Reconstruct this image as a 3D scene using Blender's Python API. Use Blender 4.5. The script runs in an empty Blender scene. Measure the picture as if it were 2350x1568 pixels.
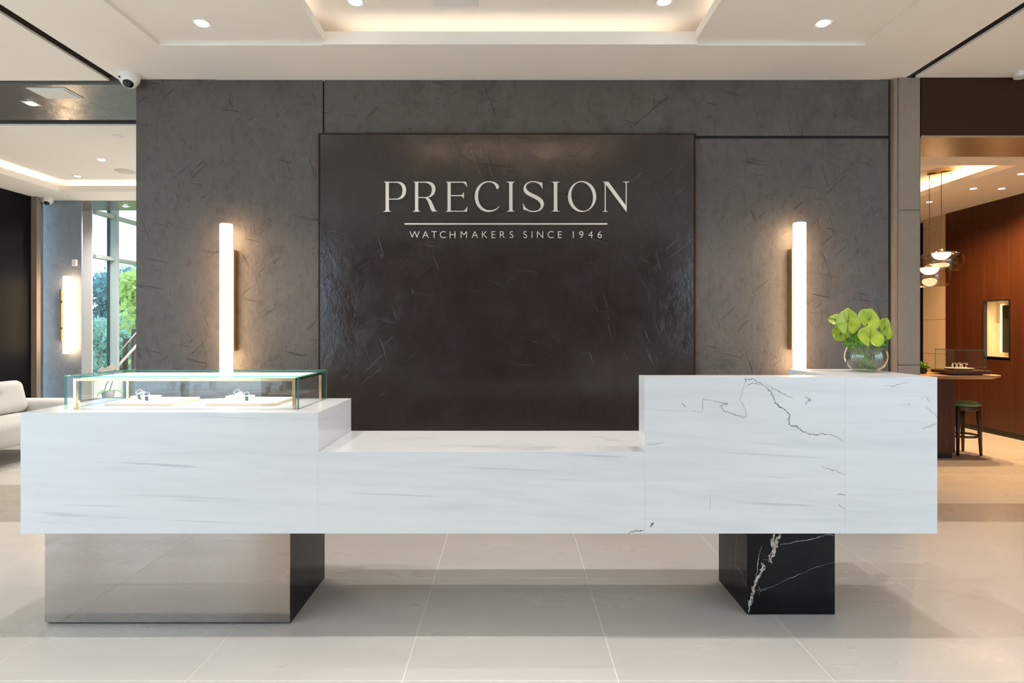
import bpy, bmesh, math, random
from mathutils import Vector, Matrix
R = math.radians
random.seed(7)
sc = bpy.context.scene
COL = sc.collection

# ------------------------------------------------------------------ camera, world, exposure
F_PX = 1330.0                                   # focal length for a 2350 px wide frame
cam_d = bpy.data.cameras.new('camera')
cam_d.sensor_fit = 'HORIZONTAL'; cam_d.sensor_width = 36.0
cam_d.lens = 36.0 * F_PX / 2350.0
cam_d.shift_x = 1.0 / 2350.0
cam_d.shift_y = -28.0 / 2350.0
cam_d.clip_end = 200
cam = bpy.data.objects.new('camera', cam_d); COL.objects.link(cam)
cam.location = (0, 0, 1.27); cam.rotation_euler = (R(90), 0, 0)
sc.camera = cam

sc.view_settings.view_transform = 'Standard'
sc.view_settings.look = 'None'
sc.view_settings.exposure = 0.10
sc.view_settings.gamma = 1.0
sc.view_settings.use_curve_mapping = False
sc.cycles.use_denoising = True
sc.cycles.caustics_reflective = False
sc.cycles.caustics_refractive = False
sc.cycles.sample_clamp_indirect = 6.0
sc.cycles.transparent_max_bounces = 16
sc.cycles.max_bounces = 8; sc.cycles.diffuse_bounces = 4; sc.cycles.glossy_bounces = 4; sc.cycles.transmission_bounces = 6
sc.cycles.use_adaptive_sampling = True; sc.cycles.adaptive_threshold = 0.09; sc.cycles.adaptive_min_samples = 16

SKY = 4.1
wd = bpy.data.worlds.new('overcast_sky'); sc.world = wd
wd.use_nodes = True
bg = wd.node_tree.nodes['Background']
bg.inputs['Color'].default_value = (0.58, 0.80, 1.0, 1)
bg.inputs['Strength'].default_value = SKY

# light levels of the fittings, added fill lamps included
COVE_MAIN, COVE_LEFT, COVE_RIGHT = 6.5, 22.0, 55.0
SCONCE, DOWN, DOWN_WARM, PEND = 16.5, 22.0, 150.0, 14.0
DOWN_STRONG, DOWN_HALL, DOWN_LOUNGE = 42.0, 125.0, 32.0
WARM = (1.0, 0.80, 0.58); WARMER = (1.0, 0.60, 0.28); NEUT = (1.0, 0.96, 0.92)

# ------------------------------------------------------------------ materials
MATS = {}
def newmat(name):
    m = bpy.data.materials.new(name); m.use_nodes = True
    nt = m.node_tree
    for n in list(nt.nodes): nt.nodes.remove(n)
    out = nt.nodes.new('ShaderNodeOutputMaterial')
    MATS[name] = m
    return m, nt, out
def N(nt, t, **kw):
    n = nt.nodes.new(t)
    for k, v in kw.items(): setattr(n, k, v)
    return n
def setin(n, **kw):
    for k, v in kw.items():
        n.inputs[k.replace('_', ' ')].default_value = v
    return n
def rgba(c): return (c[0], c[1], c[2], 1.0)
def princ(nt, out, col, rough=.5, metal=0, spec=.5):
    p = N(nt, 'ShaderNodeBsdfPrincipled')
    p.inputs['Base Color'].default_value = rgba(col)
    p.inputs['Roughness'].default_value = rough
    p.inputs['Metallic'].default_value = metal
    p.inputs['Specular IOR Level'].default_value = spec
    nt.links.new(p.outputs[0], out.inputs[0])
    return p
def coords(nt, scale=(1, 1, 1), kind='Object', tilt=0.0):
    tc = N(nt, 'ShaderNodeTexCoord'); mp = N(nt, 'ShaderNodeMapping')
    mp.inputs['Scale'].default_value = scale
    if tilt:
        m0 = N(nt, 'ShaderNodeMapping'); m0.inputs['Rotation'].default_value = (0, R(-tilt), 0)
        nt.links.new(tc.outputs[kind], m0.inputs[0]); nt.links.new(m0.outputs[0], mp.inputs[0])
    else: nt.links.new(tc.outputs[kind], mp.inputs[0])
    return mp.outputs[0]
def noise(nt, vec, scale, detail=4, rough=.55, dist=0.0):
    n = N(nt, 'ShaderNodeTexNoise')
    n.inputs['Scale'].default_value = scale; n.inputs['Detail'].default_value = detail
    n.inputs['Roughness'].default_value = rough; n.inputs['Distortion'].default_value = dist
    nt.links.new(vec, n.inputs['Vector'])
    return n.outputs['Fac']
def ramp(nt, fac, stops):
    r = N(nt, 'ShaderNodeValToRGB')
    e = r.color_ramp.elements
    while len(e) < len(stops): e.new(.5)
    for el, (p, c) in zip(e, stops):
        el.position = p; el.color = rgba(c) if not isinstance(c, float) else (c, c, c, 1)
    nt.links.new(fac, r.inputs[0])
    return r.outputs[0]
def mixc(nt, fac, a, b, mode='MIX'):
    m = N(nt, 'ShaderNodeMix', data_type='RGBA', blend_type=mode)
    for sock, v in ((m.inputs[0], fac), (m.inputs[6], a), (m.inputs[7], b)):
        if isinstance(v, (int, float)): sock.default_value = v
        elif isinstance(v, tuple): sock.default_value = rgba(v)
        else: nt.links.new(v, sock)
    return m.outputs[2]
def bump(nt, p, h, strength=.3, dist=.01):
    b = N(nt, 'ShaderNodeBump')
    b.inputs['Strength'].default_value = strength; b.inputs['Distance'].default_value = dist
    nt.links.new(h, b.inputs['Height']); nt.links.new(b.outputs[0], p.inputs['Normal'])

def plain(name, col, rough=.5, metal=0, spec=.5, grain=0.0, gscale=40, bmp=0.0):
    m, nt, out = newmat(name)
    p = princ(nt, out, col, rough, metal, spec)
    if grain or bmp:
        v = coords(nt); f = noise(nt, v, gscale)
        if grain:
            lo = tuple(c * (1 - grain) for c in col); hi = tuple(min(1, c * (1 + grain)) for c in col)
            nt.links.new(ramp(nt, f, [(.3, lo), (.7, hi)]), p.inputs['Base Color'])
        if bmp: bump(nt, p, f, bmp, .004)
    return m
def emit(name, col, strength):
    m, nt, out = newmat(name)
    e = N(nt, 'ShaderNodeEmission'); e.inputs[0].default_value = rgba(col); e.inputs[1].default_value = strength
    nt.links.new(e.outputs[0], out.inputs[0]); return m

plain('white_paint', (.87, .82, .755), .75, grain=.015, gscale=3)
plain('white_trim', (.78, .77, .75), .5)
plain('white_plastic', (.80, .79, .77), .35)
plain('dark_bronze', (.040, .018, .007), .6, 0, .12, grain=.1, gscale=6)
plain('brown_gap', (.075, .058, .046), .6)
plain('black_gap', (.012, .010, .009), .6)
plain('bronze_soffit', (.42, .29, .16), .32, .75, grain=.1, gscale=3)
plain('brass', (.82, .58, .30), .22, 1.0)
plain('old_brass', (.62, .42, .17), .32, 1.0)
plain('champagne', (.80, .72, .64), .42, .1)
plain('black_panel', (.006, .006, .007), .45, 0, .08)
plain('mullion', (.46, .50, .48), .45, .1)
plain('gasket', (.02, .03, .03), .6)
plain('fabric', (.60, .585, .56), .95, grain=.16, gscale=260, bmp=.5)
plain('kick_black', (.012, .010, .009), .5)
plain('stool_wood', (.060, .028, .012), .4, grain=.3, gscale=20)
plain('green_leather', (.13, .23, .08), .45)
plain('beige_tile', (.62, .50, .36), .45, grain=.04, gscale=5)
plain('stone_dark_pot', (.03, .03, .03), .5)
plain('leaf_green', (.16, .42, .02), .5, grain=.4, gscale=30)
plain('stem_green', (.22, .40, .05), .45, grain=.2, gscale=30)
plain('spadix', (.20, .28, .03), .6, grain=.3, gscale=300)
plain('tray_white', (.86, .82, .76), .6)
plain('tray_edge', (.74, .60, .45), .6)
plain('steel', (.72, .72, .74), .22, 1.0)
plain('dial_dark', (.03, .035, .04), .2)
plain('strap_dark', (.035, .035, .04), .5)
plain('cuff_white', (.82, .80, .78), .5)
plain('sensor_black', (.01, .01, .01), .15)
plain('rail_white', (.80, .76, .72), .35)
plain('post_brown', (.10, .075, .06), .5)
plain('petal_white', (.85, .84, .80), .6)
plain('petal_yellow', (.75, .60, .12), .6)
plain('stem_dark', (.06, .06, .04), .6)
plain('pale_speaker', (.62, .57, .52), .8)
plain('ground_green', (.10, .17, .06), .9, grain=.4, gscale=2)
plain('bark', (.10, .08, .06), .9, grain=.3, gscale=8)
plain('grey_vase', (.12, .115, .11), .5)
plain('board_green', (.012, .022, .012), .5)
plain('gold_ink', (.75, .50, .18), .4, .6)
plain('linen_dish', (.62, .56, .47), .7)
plain('tower_white', (.75, .78, .8), .6)
plain('tile_grout', (.92, .90, .86), .8)

def m_plaster(name, c0, c1, c2, rough=.45, bstr=.35, sc_=1.0, rv=.12, spec=.4, scratch=.5):
    """trowelled plaster: cloudy patches with torn edges and short trowel scratches in three directions"""
    m, nt, out = newmat(name)
    p = princ(nt, out, c1, rough, 0, spec)
    v = coords(nt)
    def M2(op, a, b_):
        n = N(nt, 'ShaderNodeMath', operation=op)
        for i, q in enumerate((a, b_)):
            if isinstance(q, (int, float)): n.inputs[i].default_value = q
            else: nt.links.new(q, n.inputs[i])
        return n.outputs[0]
    big = noise(nt, v, 1.5 * sc_, 5, .6, .4)
    mid = noise(nt, coords(nt, (1, 1, .8), 'Object', 20), 6.5 * sc_, 6, .72, .5)
    fine = noise(nt, coords(nt, (1, 1, .5)), 24 * sc_, 3, .7, .3)
    col = ramp(nt, mid, [(.30, c0), (.47, c1), (.53, c1), (.74, c2)])
    col = mixc(nt, ramp(nt, big, [(.35, .0), (.7, .5)]), col, c2)
    col = mixc(nt, ramp(nt, fine, [(.30, .55), (.48, .0)]), col, c0)
    sc = None
    for k, (tilt, ln, th) in enumerate(((12, 3.2, 34), (72, 3.6, 38), (-40, 4.2, 42))):
        d = noise(nt, coords(nt, (ln * sc_, ln * sc_, th * sc_), 'Object', tilt), 1.0, 2, .5, .25 + .15 * k)
        d = ramp(nt, d, [(.655, .0), (.70, 1.0)])
        sc = d if sc is None else M2('MAXIMUM', sc, d)
    gate = ramp(nt, noise(nt, v, 2.6 * sc_, 3), [(.44, .0), (.58, 1.0)])
    sc = M2('MULTIPLY', sc, gate)
    col = mixc(nt, M2('MULTIPLY', sc, scratch), col, tuple(c * .42 for c in c0))
    nt.links.new(col, p.inputs['Base Color'])
    nt.links.new(ramp(nt, mid, [(.3, max(.05, rough - rv)), (.7, min(1., rough + rv))]), p.inputs['Roughness'])
    h = M2('SUBTRACT', M2('ADD', mid, M2('MULTIPLY', fine, .35)), M2('MULTIPLY', sc, .5))
    bump(nt, p, h, bstr, .012)
    return m
m_plaster('grey_plaster', (.056, .045, .039), (.096, .080, .071), (.130, .111, .100), .5, .55, 1.0, .12, .4, .55)
m_plaster('dark_plaster', (.022, .0158, .0142), (.029, .0210, .0188), (.037, .0282, .026), .15, .17, .9, .09, .6, .12)
m_plaster('blue_plaster', (.19, .215, .25), (.25, .28, .33), (.31, .35, .41), .45, .15, 1, .1, .4, .2)
m_plaster('soffit_plaster', (.15, .14, .132), (.165, .155, .147), (.18, .17, .16), .2, .16, 1.2, .06, .5, .1)
m_plaster('taupe_stone', (.23, .172, .130), (.265, .203, .155), (.29, .227, .176), .55, .05, 1.0, .1, .4, .12)

def m_marble():
    m, nt, out = newmat('white_marble')
    p = princ(nt, out, (.8, .8, .8), .22)
    v1 = coords(nt, (.6, 1.0, 6.5), 'Object', 2.0); v2 = coords(nt, (.5, 1.5, 17), 'Object', 2.5)
    a = noise(nt, v1, 2.2, 5, .6, .35)
    b = noise(nt, v2, 2.6, 3, .5, .25)
    g = noise(nt, coords(nt, (.8, 1, 2.0)), 1.7, 2)
    base = ramp(nt, a, [(.30, (.72, .725, .735)), (.48, (.79, .79, .797)), (.7, (.82, .82, .822))])
    st = ramp(nt, b, [(.30, 1.0), (.37, .0)])
    gt = ramp(nt, g, [(.42, .0), (.66, .9)])
    mm = N(nt, 'ShaderNodeMath', operation='MULTIPLY'); nt.links.new(st, mm.inputs[0]); nt.links.new(gt, mm.inputs[1])
    nt.links.new(mixc(nt, mm.outputs[0], base, (.54, .55, .57)), p.inputs['Base Color'])
m_marble()
def m_blackmarble():
    m, nt, out = newmat('black_marble')
    p = princ(nt, out, (.006, .006, .007), .10, 0, .16)
    a = noise(nt, coords(nt), 5, 4)
    nt.links.new(ramp(nt, a, [(.4, (.004, .004, .005)), (.8, (.012, .011, .010))]), p.inputs['Base Color'])
m_blackmarble()
def m_vein(name, c, lo, hi, scale):
    m, nt, out = newmat(name)
    p = princ(nt, out, c, .3)
    f = noise(nt, coords(nt), scale, 4)
    nt.links.new(ramp(nt, f, [(.35, lo), (.65, hi)]), p.inputs['Base Color'])
m_vein('vein_brown', (.2, .16, .14), (.11, .09, .085), (.34, .29, .28), 60)
m_vein('vein_faint', (.5, .5, .5), (.44, .44, .45), (.66, .66, .67), 40)
m_vein('vein_gold', (.4, .3, .2), (.09, .040, .015), (.72, .64, .54), 95)
m_vein('vein_white', (.5, .5, .5), (.16, .16, .17), (.60, .60, .60), 30)

def m_tile(name, c0, c1, rough=.3):
    m, nt, out = newmat(name)
    p = princ(nt, out, c1, rough)
    oi = N(nt, 'ShaderNodeObjectInfo')
    v = coords(nt, (.6, 1.6, 1))
    add = N(nt, 'ShaderNodeVectorMath', operation='ADD'); nt.links.new(v, add.inputs[0])
    cx = N(nt, 'ShaderNodeCombineXYZ'); ml = N(nt, 'ShaderNodeMath', operation='MULTIPLY')
    nt.links.new(oi.outputs['Random'], ml.inputs[0]); ml.inputs[1].default_value = 37.0
    nt.links.new(ml.outputs[0], cx.inputs[2]); nt.links.new(cx.outputs[0], add.inputs[1])
    a = noise(nt, add.outputs[0], 2.6, 5, .6, .3)
    col = ramp(nt, a, [(.3, c0), (.65, c1)])
    spots = noise(nt, add.outputs[0], 42, 2, .5)
    sp = ramp(nt, spots, [(.735, .0), (.78, .30)])
    col = mixc(nt, sp, col, tuple(c * .45 for c in c0))
    nt.links.new(col, p.inputs['Base Color'])
    nt.links.new(ramp(nt, a, [(.3, rough + .08), (.7, rough - .06)]), p.inputs['Roughness'])
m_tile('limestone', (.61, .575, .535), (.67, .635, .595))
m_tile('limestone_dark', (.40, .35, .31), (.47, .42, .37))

def m_wood(name, c0, c1, rough=.4, axis='Z'):
    m, nt, out = newmat(name)
    p = princ(nt, out, c0, rough)
    s = {'Z': (14, 14, .35), 'X': (.35, 14, 14)}[axis]
    a = noise(nt, coords(nt, s), 1.5, 5, .6, .4)
    nt.links.new(ramp(nt, a, [(.3, c0), (.7, c1)]), p.inputs['Base Color'])
    bump(nt, p, a, .08, .003)
m_wood('walnut', (.046, .0105, .0014), (.080, .0200, .0030), .48)
m_wood('table_wood', (.34, .19, .10), (.46, .28, .16), .4, 'X')
m_wood('dark_wood', (.07, .032, .016), (.12, .055, .028), .4, 'X')

def m_thin_glass(name, tint=(.97, .985, .98), ior=1.5, rough=0.0, extra=0.0, graze=1.0):
    m, nt, out = newmat(name)
    ge = N(nt, 'ShaderNodeNewGeometry'); dt = N(nt, 'ShaderNodeVectorMath', operation='DOT_PRODUCT')
    nt.links.new(ge.outputs['Normal'], dt.inputs[0]); nt.links.new(ge.outputs['Incoming'], dt.inputs[1])
    ab = N(nt, 'ShaderNodeMath', operation='ABSOLUTE'); nt.links.new(dt.outputs['Value'], ab.inputs[0])
    om = N(nt, 'ShaderNodeMath', operation='SUBTRACT'); om.inputs[0].default_value = 1.0; nt.links.new(ab.outputs[0], om.inputs[1])
    pw = N(nt, 'ShaderNodeMath', operation='POWER'); nt.links.new(om.outputs[0], pw.inputs[0]); pw.inputs[1].default_value = 5.0
    f0 = ((ior - 1) / (ior + 1)) ** 2
    fr = N(nt, 'ShaderNodeMath', operation='MULTIPLY_ADD'); nt.links.new(pw.outputs[0], fr.inputs[0]); fr.inputs[1].default_value = (1 - f0) * graze; fr.inputs[2].default_value = f0
    tr = N(nt, 'ShaderNodeBsdfTransparent'); tr.inputs[0].default_value = rgba(tint)
    gl = N(nt, 'ShaderNodeBsdfGlossy'); gl.inputs['Roughness'].default_value = rough
    mx = N(nt, 'ShaderNodeMixShader')
    if extra:
        ad = N(nt, 'ShaderNodeMath', operation='ADD'); ad.inputs[1].default_value = extra
        nt.links.new(fr.outputs[0], ad.inputs[0]); nt.links.new(ad.outputs[0], mx.inputs[0])
    else: nt.links.new(fr.outputs[0], mx.inputs[0])
    nt.links.new(tr.outputs[0], mx.inputs[1]); nt.links.new(gl.outputs[0], mx.inputs[2])
    nt.links.new(mx.outputs[0], out.inputs[0])
m_thin_glass('clear_glass')
m_thin_glass('coated_glass', (.98, .99, .985), 1.25, 0, 0, .22)
m_thin_glass('window_glass', (.90, .97, .95))
m_thin_glass('smoked_glass', (.78, .68, .56), 1.6, .03, .07)
m_thin_glass('vase_glass', (.95, .965, .94), 1.6, 0, .05)
m_thin_glass('vase_water', (.93, .96, .90), 1.33, 0, .01)
def m_edge():
    m, nt, out = newmat('glass_edge')
    tr = N(nt, 'ShaderNodeBsdfTransparent'); tr.inputs[0].default_value = (.35, .72, .66, 1)
    p = N(nt, 'ShaderNodeBsdfPrincipled'); p.inputs['Base Color'].default_value = (.10, .36, .32, 1); p.inputs['Roughness'].default_value = .1
    mx = N(nt, 'ShaderNodeMixShader'); mx.inputs[0].default_value = .6
    nt.links.new(tr.outputs[0], mx.inputs[1]); nt.links.new(p.outputs[0], mx.inputs[2]); nt.links.new(mx.outputs[0], out.inputs[0])
m_edge()
def m_mirror():
    m, nt, out = newmat('polished_steel')
    p = princ(nt, out, (.40, .35, .31), .03, 1.0)
m_mirror()
def m_alabaster():
    m, nt, out = newmat('alabaster_glow')
    v = coords(nt, (1, 1, 1))
    a = noise(nt, v, 3.2, 3, .5, 1.0)
    sb = N(nt, 'ShaderNodeMath', operation='SUBTRACT'); nt.links.new(a, sb.inputs[0]); sb.inputs[1].default_value = .5
    ab = N(nt, 'ShaderNodeMath', operation='ABSOLUTE'); nt.links.new(sb.outputs[0], ab.inputs[0])
    f = ramp(nt, ab.outputs[0], [(.0, (.9, .50, .20)), (.012, (1.0, .70, .40))])
    e = N(nt, 'ShaderNodeEmission'); e.inputs[1].default_value = SCONCE
    nt.links.new(f, e.inputs[0]); nt.links.new(e.outputs[0], out.inputs[0])
m_alabaster()
emit('cove_main', (1.0, .86, .70), COVE_MAIN)
emit('cove_front', (1.0, .80, .60), 36.0)
emit('cove_left', (1.0, .82, .64), COVE_LEFT)
emit('cove_right', WARMER, COVE_RIGHT)
emit('lamp_lens', (1.0, .97, .95), 14.0)
emit('lamp_lens_dim', (1.0, .90, .78), 2.2)
emit('lamp_lens_warm', (1.0, .80, .50), 3.0)
emit('pendant_glow', (1.0, .80, .52), PEND)
emit('niche_led', (1.0, .74, .38), 14.0)
emit('case_glow', (1.0, .95, .90), 3.0)
def m_spathe():
    m, nt, out = newmat('spathe_green')
    p = princ(nt, out, (.42, .55, .04), .28)
    v = coords(nt); a = noise(nt, v, 26, 3, .5, .5); b = noise(nt, v, 90, 2)
    nt.links.new(ramp(nt, a, [(.3, (.27, .38, .022)), (.7, (.42, .52, .06))]), p.inputs['Base Color'])
    p.inputs['Subsurface Weight'].default_value = 0.0
    bump(nt, p, b, .25, .003)
m_spathe()
def m_leaf(name, c0, c1):
    m, nt, out = newmat(name)
    d = N(nt, 'ShaderNodeBsdfDiffuse'); t = N(nt, 'ShaderNodeBsdfTranslucent')
    f = noise(nt, coords(nt), 1.3, 3)
    c = ramp(nt, f, [(.3, c0), (.7, c1)])
    nt.links.new(c, d.inputs[0]); nt.links.new(c, t.inputs[0])
    mx = N(nt, 'ShaderNodeMixShader'); mx.inputs[0].default_value = .35
    nt.links.new(d.outputs[0], mx.inputs[1]); nt.links.new(t.outputs[0], mx.inputs[2]); nt.links.new(mx.outputs[0], out.inputs[0])
m_leaf('foliage_blue', (.15, .27, .29), (.32, .46, .50))  # all leaf colours raised and paled to carry outdoor haze
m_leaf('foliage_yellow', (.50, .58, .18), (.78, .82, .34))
m_leaf('foliage_mid', (.26, .40, .32), (.52, .66, .56))  # aqua shift in the green imitates haze

# ------------------------------------------------------------------ building helpers
class B:
    """collects shapes, world coordinates; build() links ONE mesh object"""
    def __init__(s): s.bm = bmesh.new()
    def box(s, x0, x1, y0, y1, z0, z1, bev=0.0, seg=2, rot=None, mi=0):
        r = bmesh.ops.create_cube(s.bm, size=1.0)
        vs = r['verts']
        for v in vs:
            v.co = Vector(((x0 + x1) / 2 + v.co.x * (x1 - x0), (y0 + y1) / 2 + v.co.y * (y1 - y0), (z0 + z1) / 2 + v.co.z * (z1 - z0)))
        fs = {f for v in vs for f in v.link_faces}
        for f in fs: f.material_index = mi
        if rot is not None:
            c, m = rot
            for v in vs: v.co = m @ (v.co - Vector(c)) + Vector(c)
        if bev > 0:
            es = {e for v in vs for e in v.link_edges}
            bmesh.ops.bevel(s.bm, geom=list(es), offset=bev, segments=seg, profile=.5, affect='EDGES')
        return s
    def lathe(s, c, prof, n=32, sx=1.0, sy=1.0, cap=True):
        """prof: list of (r, z) bottom to top"""
        rings = []
        for r, z in prof:
            rings.append([s.bm.verts.new((c[0] + sx * r * math.cos(2 * math.pi * i / n), c[1] + sy * r * math.sin(2 * math.pi * i / n), c[2] + z)) for i in range(n)])
        for a, b in zip(rings, rings[1:]):
            for i in range(n):
                s.bm.faces.new((a[i], a[(i + 1) % n], b[(i + 1) % n], b[i]))
        if cap:
            s.bm.faces.new(list(reversed(rings[0]))); s.bm.faces.new(rings[-1])
        return s
    def tube(s, pts, rad, n=10, cap=True):
        pts = [Vector(p) for p in pts]
        rads = rad if isinstance(rad, (list, tuple)) else [rad] * len(pts)
        rings = []; up = None
        for i, p in enumerate(pts):
            d = (pts[min(i + 1, len(pts) - 1)] - pts[max(i - 1, 0)]).normalized()
            if up is None:
                up = Vector((0, 0, 1)) if abs(d.z) < .9 else Vector((1, 0, 0))
            u = (up - d * up.dot(d)).normalized(); w = d.cross(u); up = u
            rings.append([s.bm.verts.new(p + rads[i] * (math.cos(2 * math.pi * k / n) * u + math.sin(2 * math.pi * k / n) * w)) for k in range(n)])
        for a, b in zip(rings, rings[1:]):
            for k in range(n):
                s.bm.faces.new((a[k], a[(k + 1) % n], b[(k + 1) % n], b[k]))
        if cap:
            s.bm.faces.new(list(reversed(rings[0]))); s.bm.faces.new(rings[-1])
        return s
    def prism(s, poly, z0, z1, bev=0):
        a = [s.bm.verts.new((x, y, z0)) for x, y in poly]; b = [s.bm.verts.new((x, y, z1)) for x, y in poly]
        s.bm.faces.new(list(reversed(a))); s.bm.faces.new(b)
        n = len(poly)
        for i in range(n): s.bm.faces.new((a[i], a[(i + 1) % n], b[(i + 1) % n], b[i]))
        return s
    def raw(s, verts, faces, mi=0):
        vs = [s.bm.verts.new(v) for v in verts]
        for f in faces:
            ff = s.bm.faces.new([vs[i] for i in f]); ff.material_index = mi
        return s
    def build(s, name, mats, parent=None, smooth=False, origin=None, angle=None):
        bmesh.ops.recalc_face_normals(s.bm, faces=s.bm.faces[:])
        if parent is not None: o0 = ROOTLOC[parent.name]
        elif origin is not None: o0 = Vector(origin)
        else:
            xs = [v.co for v in s.bm.verts]
            o0 = Vector(((min(v.x for v in xs) + max(v.x for v in xs)) / 2, (min(v.y for v in xs) + max(v.y for v in xs)) / 2, min(v.z for v in xs)))
        for v in s.bm.verts: v.co -= o0
        me = bpy.data.meshes.new(name); s.bm.to_mesh(me); s.bm.free()
        for m in (mats if isinstance(mats, (list, tuple)) else [mats]): me.materials.append(MATS[m])
        if smooth:
            me.shade_smooth()
            if angle: me.set_sharp_from_angle(angle=R(angle))
        o = bpy.data.objects.new(name, me); COL.objects.link(o)
        if parent is not None: o.parent = parent
        else: o.location = o0
        ROOTLOC[o.name] = o0
        return o
ROOTLOC = {}
def tag(o, label=None, cat=None, group=None, kind=None):
    if label: o['label'] = label
    if cat: o['category'] = cat
    if group: o['group'] = group
    if kind: o['kind'] = kind
    return o
def root(name, loc, label=None, cat=None, group=None, kind=None):
    o = bpy.data.objects.new(name, None); COL.objects.link(o)
    o.location = loc; o.empty_display_size = .05
    ROOTLOC[o.name] = Vector(loc)
    return tag(o, label, cat, group, kind)
def box(name, mat, parent, x0, x1, y0, y1, z0, z1, bev=0.0, **kw):
    return B().box(x0, x1, y0, y1, z0, z1, bev).build(name, mat, parent, **kw)
def light_spot(parent, loc, energy, col, angle=80, blend=.6, rad=.010):
    d = bpy.data.lights.new('downlight_lamp', 'SPOT'); d.energy = energy; d.color = col
    d.spot_size = R(angle); d.spot_blend = 1.0 if angle > 125 else blend; d.shadow_soft_size = rad
    o = bpy.data.objects.new('downlight_lamp', d); COL.objects.link(o)
    o.parent = parent; o.location = Vector(loc) - ROOTLOC[parent.name]
    return o
def copy_tree(o, parent=None):
    c = o.copy(); COL.objects.link(c); c.parent = parent
    ROOTLOC[c.name] = ROOTLOC[o.name]
    for ch in [x for x in bpy.data.objects if x.parent == o and x is not c]:
        copy_tree(ch, c)
    return c

CZ = 2.93          # soffit height
WY = 3.85          # face of the plaster wall
BACK = -3.2        # glazed front behind the camera

# ================================================================== STRUCTURE
# ---- floor
fl = root('floor', (0, 0, 0), 'pale limestone tile floor of the showroom', kind='structure')
box('screed', 'tile_grout', fl, -6.6, 6.4, BACK, 11.2, -.12, -.0008)
TW, TD, GAP = .78, .8625, .0032
xs0 = -.3944 + GAP / 2
tile_mesh = {}
def tile(x0, x1, y0, y1, mat):
    key = (round(x1 - x0, 3), round(y1 - y0, 3), mat)
    if key not in tile_mesh:
        b = B().box(x0, x1, y0, y1, -.02, 0, .0004, 1)
        o = b.build('tile', mat, None, origin=(x0, y0, 0))
        o.parent = fl; tile_mesh[key] = o.data
        return o
    o = bpy.data.objects.new('tile', tile_mesh[key]); COL.objects.link(o); o.parent = fl; o.location = (x0, y0, 0)
    return o
row_main = [1.2331 - TD, 1.2331, 2.0956, 2.9581, 3.8206]
kx = range(-8, 9)
for y0, y1 in zip(row_main, row_main[1:]):
    for k in kx:
        a, b = xs0 + k * TW, xs0 + (k + 1) * TW - GAP
        a, b = max(a, -6.0), min(b, 5.8)
        if b - a > .05: tile(a, b, y0 + GAP / 2, y1 - GAP / 2, 'limestone')
for k in kx:
    a, b = xs0 + k * TW, xs0 + (k + 1) * TW - GAP
    a0, b0 = max(a, -6.0), min(b, -2.5)
    if b0 - a0 > .05:
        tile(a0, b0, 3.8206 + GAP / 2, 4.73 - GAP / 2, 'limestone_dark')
        for j in range(6): tile(a0, b0, 4.73 + j * TD + GAP / 2, 4.73 + (j + 1) * TD - GAP / 2, 'limestone')
    a0, b0 = max(a, 2.695), min(b, 5.8)
    if b0 - a0 > .05:
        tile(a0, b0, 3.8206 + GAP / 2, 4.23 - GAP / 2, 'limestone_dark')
        for j in range(5): tile(a0, b0, 4.23 + j * TD + GAP / 2, 4.23 + (j + 1) * TD - GAP / 2, 'limestone')
box('floor_slab', 'limestone', fl, -6.0, 5.8, BACK, row_main[0] - GAP / 2, -.02, 0)

# ---- back wall
wb = root('wall_back', (0, WY, 0), 'grey trowelled plaster wall behind the counter', kind='structure')
box('wall_core', 'black_gap', wb, -2.49, 2.515, WY + .025, 4.72, 0, CZ)
box('plaster_panel', 'grey_plaster', wb, -2.495, -1.254, WY, WY + .03, 0, CZ - .002, .002)
box('plaster_panel', 'grey_plaster', wb, -1.245, 2.505, WY, WY + .03, 2.556, CZ - .002, .002)
box('plaster_panel', 'grey_plaster', wb, 1.19, 2.505, WY, WY + .03, 0, 2.538, .002)
box('plaster_return', 'grey_plaster', wb, -2.497, -2.49, WY + .03, 4.73, 0, CZ - .002)
box('feature_panel', 'dark_plaster', wb, -1.258, 1.198, WY - .04, WY + .024, 0, 2.552, .002)
box('bronze_edge', 'dark_bronze', wb, -1.272, -1.259, WY - .036, WY - .001, 0, 2.562)
box('bronze_edge', 'dark_bronze', wb, 1.199, 1.212, WY - .036, WY - .001, 0, 2.562)
box('bronze_edge', 'dark_bronze', wb, -1.2585, 1.1985, WY - .036, WY - .001, 2.5525, 2.562)
# stone pier at its right end
pier = root('wall_pier', (2.6, 3.82, 0), 'taupe stone pier right of the plaster wall', kind='structure')
pier.name = 'trim_1'; ROOTLOC['trim_1'] = Vector((2.6, 3.82, 0))
box('edge_strip', 'taupe_stone', pier, 2.523, 2.548, 3.822, 4.25, 0, CZ - .002, .003)
for z0, z1 in ((0, 1.033), (1.036, 2.053), (2.056, CZ - .002)):
    box('stone_block', 'taupe_stone', pier, 2.550, 2.69, 3.815, 4.25, z0, z1, .002)
# bronze header over the right-hand opening
hd = root('trim_2', (4.2, 3.82, 2.537), 'dark bronze header over the right-hand opening', kind='structure')
box('header_panel', 'dark_bronze', hd, 2.702, 5.8, 3.822, 3.84, 2.55, CZ - .003)
box('header_soffit', 'bronze_soffit', hd, 2.702, 5.8, 3.822, 4.25, 2.535, 2.549)
box('header_core', 'black_gap', hd, 2.702, 5.8, 3.842, 4.25, 2.55, CZ + .3)
box('jamb_strip', 'black_gap', hd, 2.6905, 2.7015, 3.83, 4.25, 0, CZ)

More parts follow.
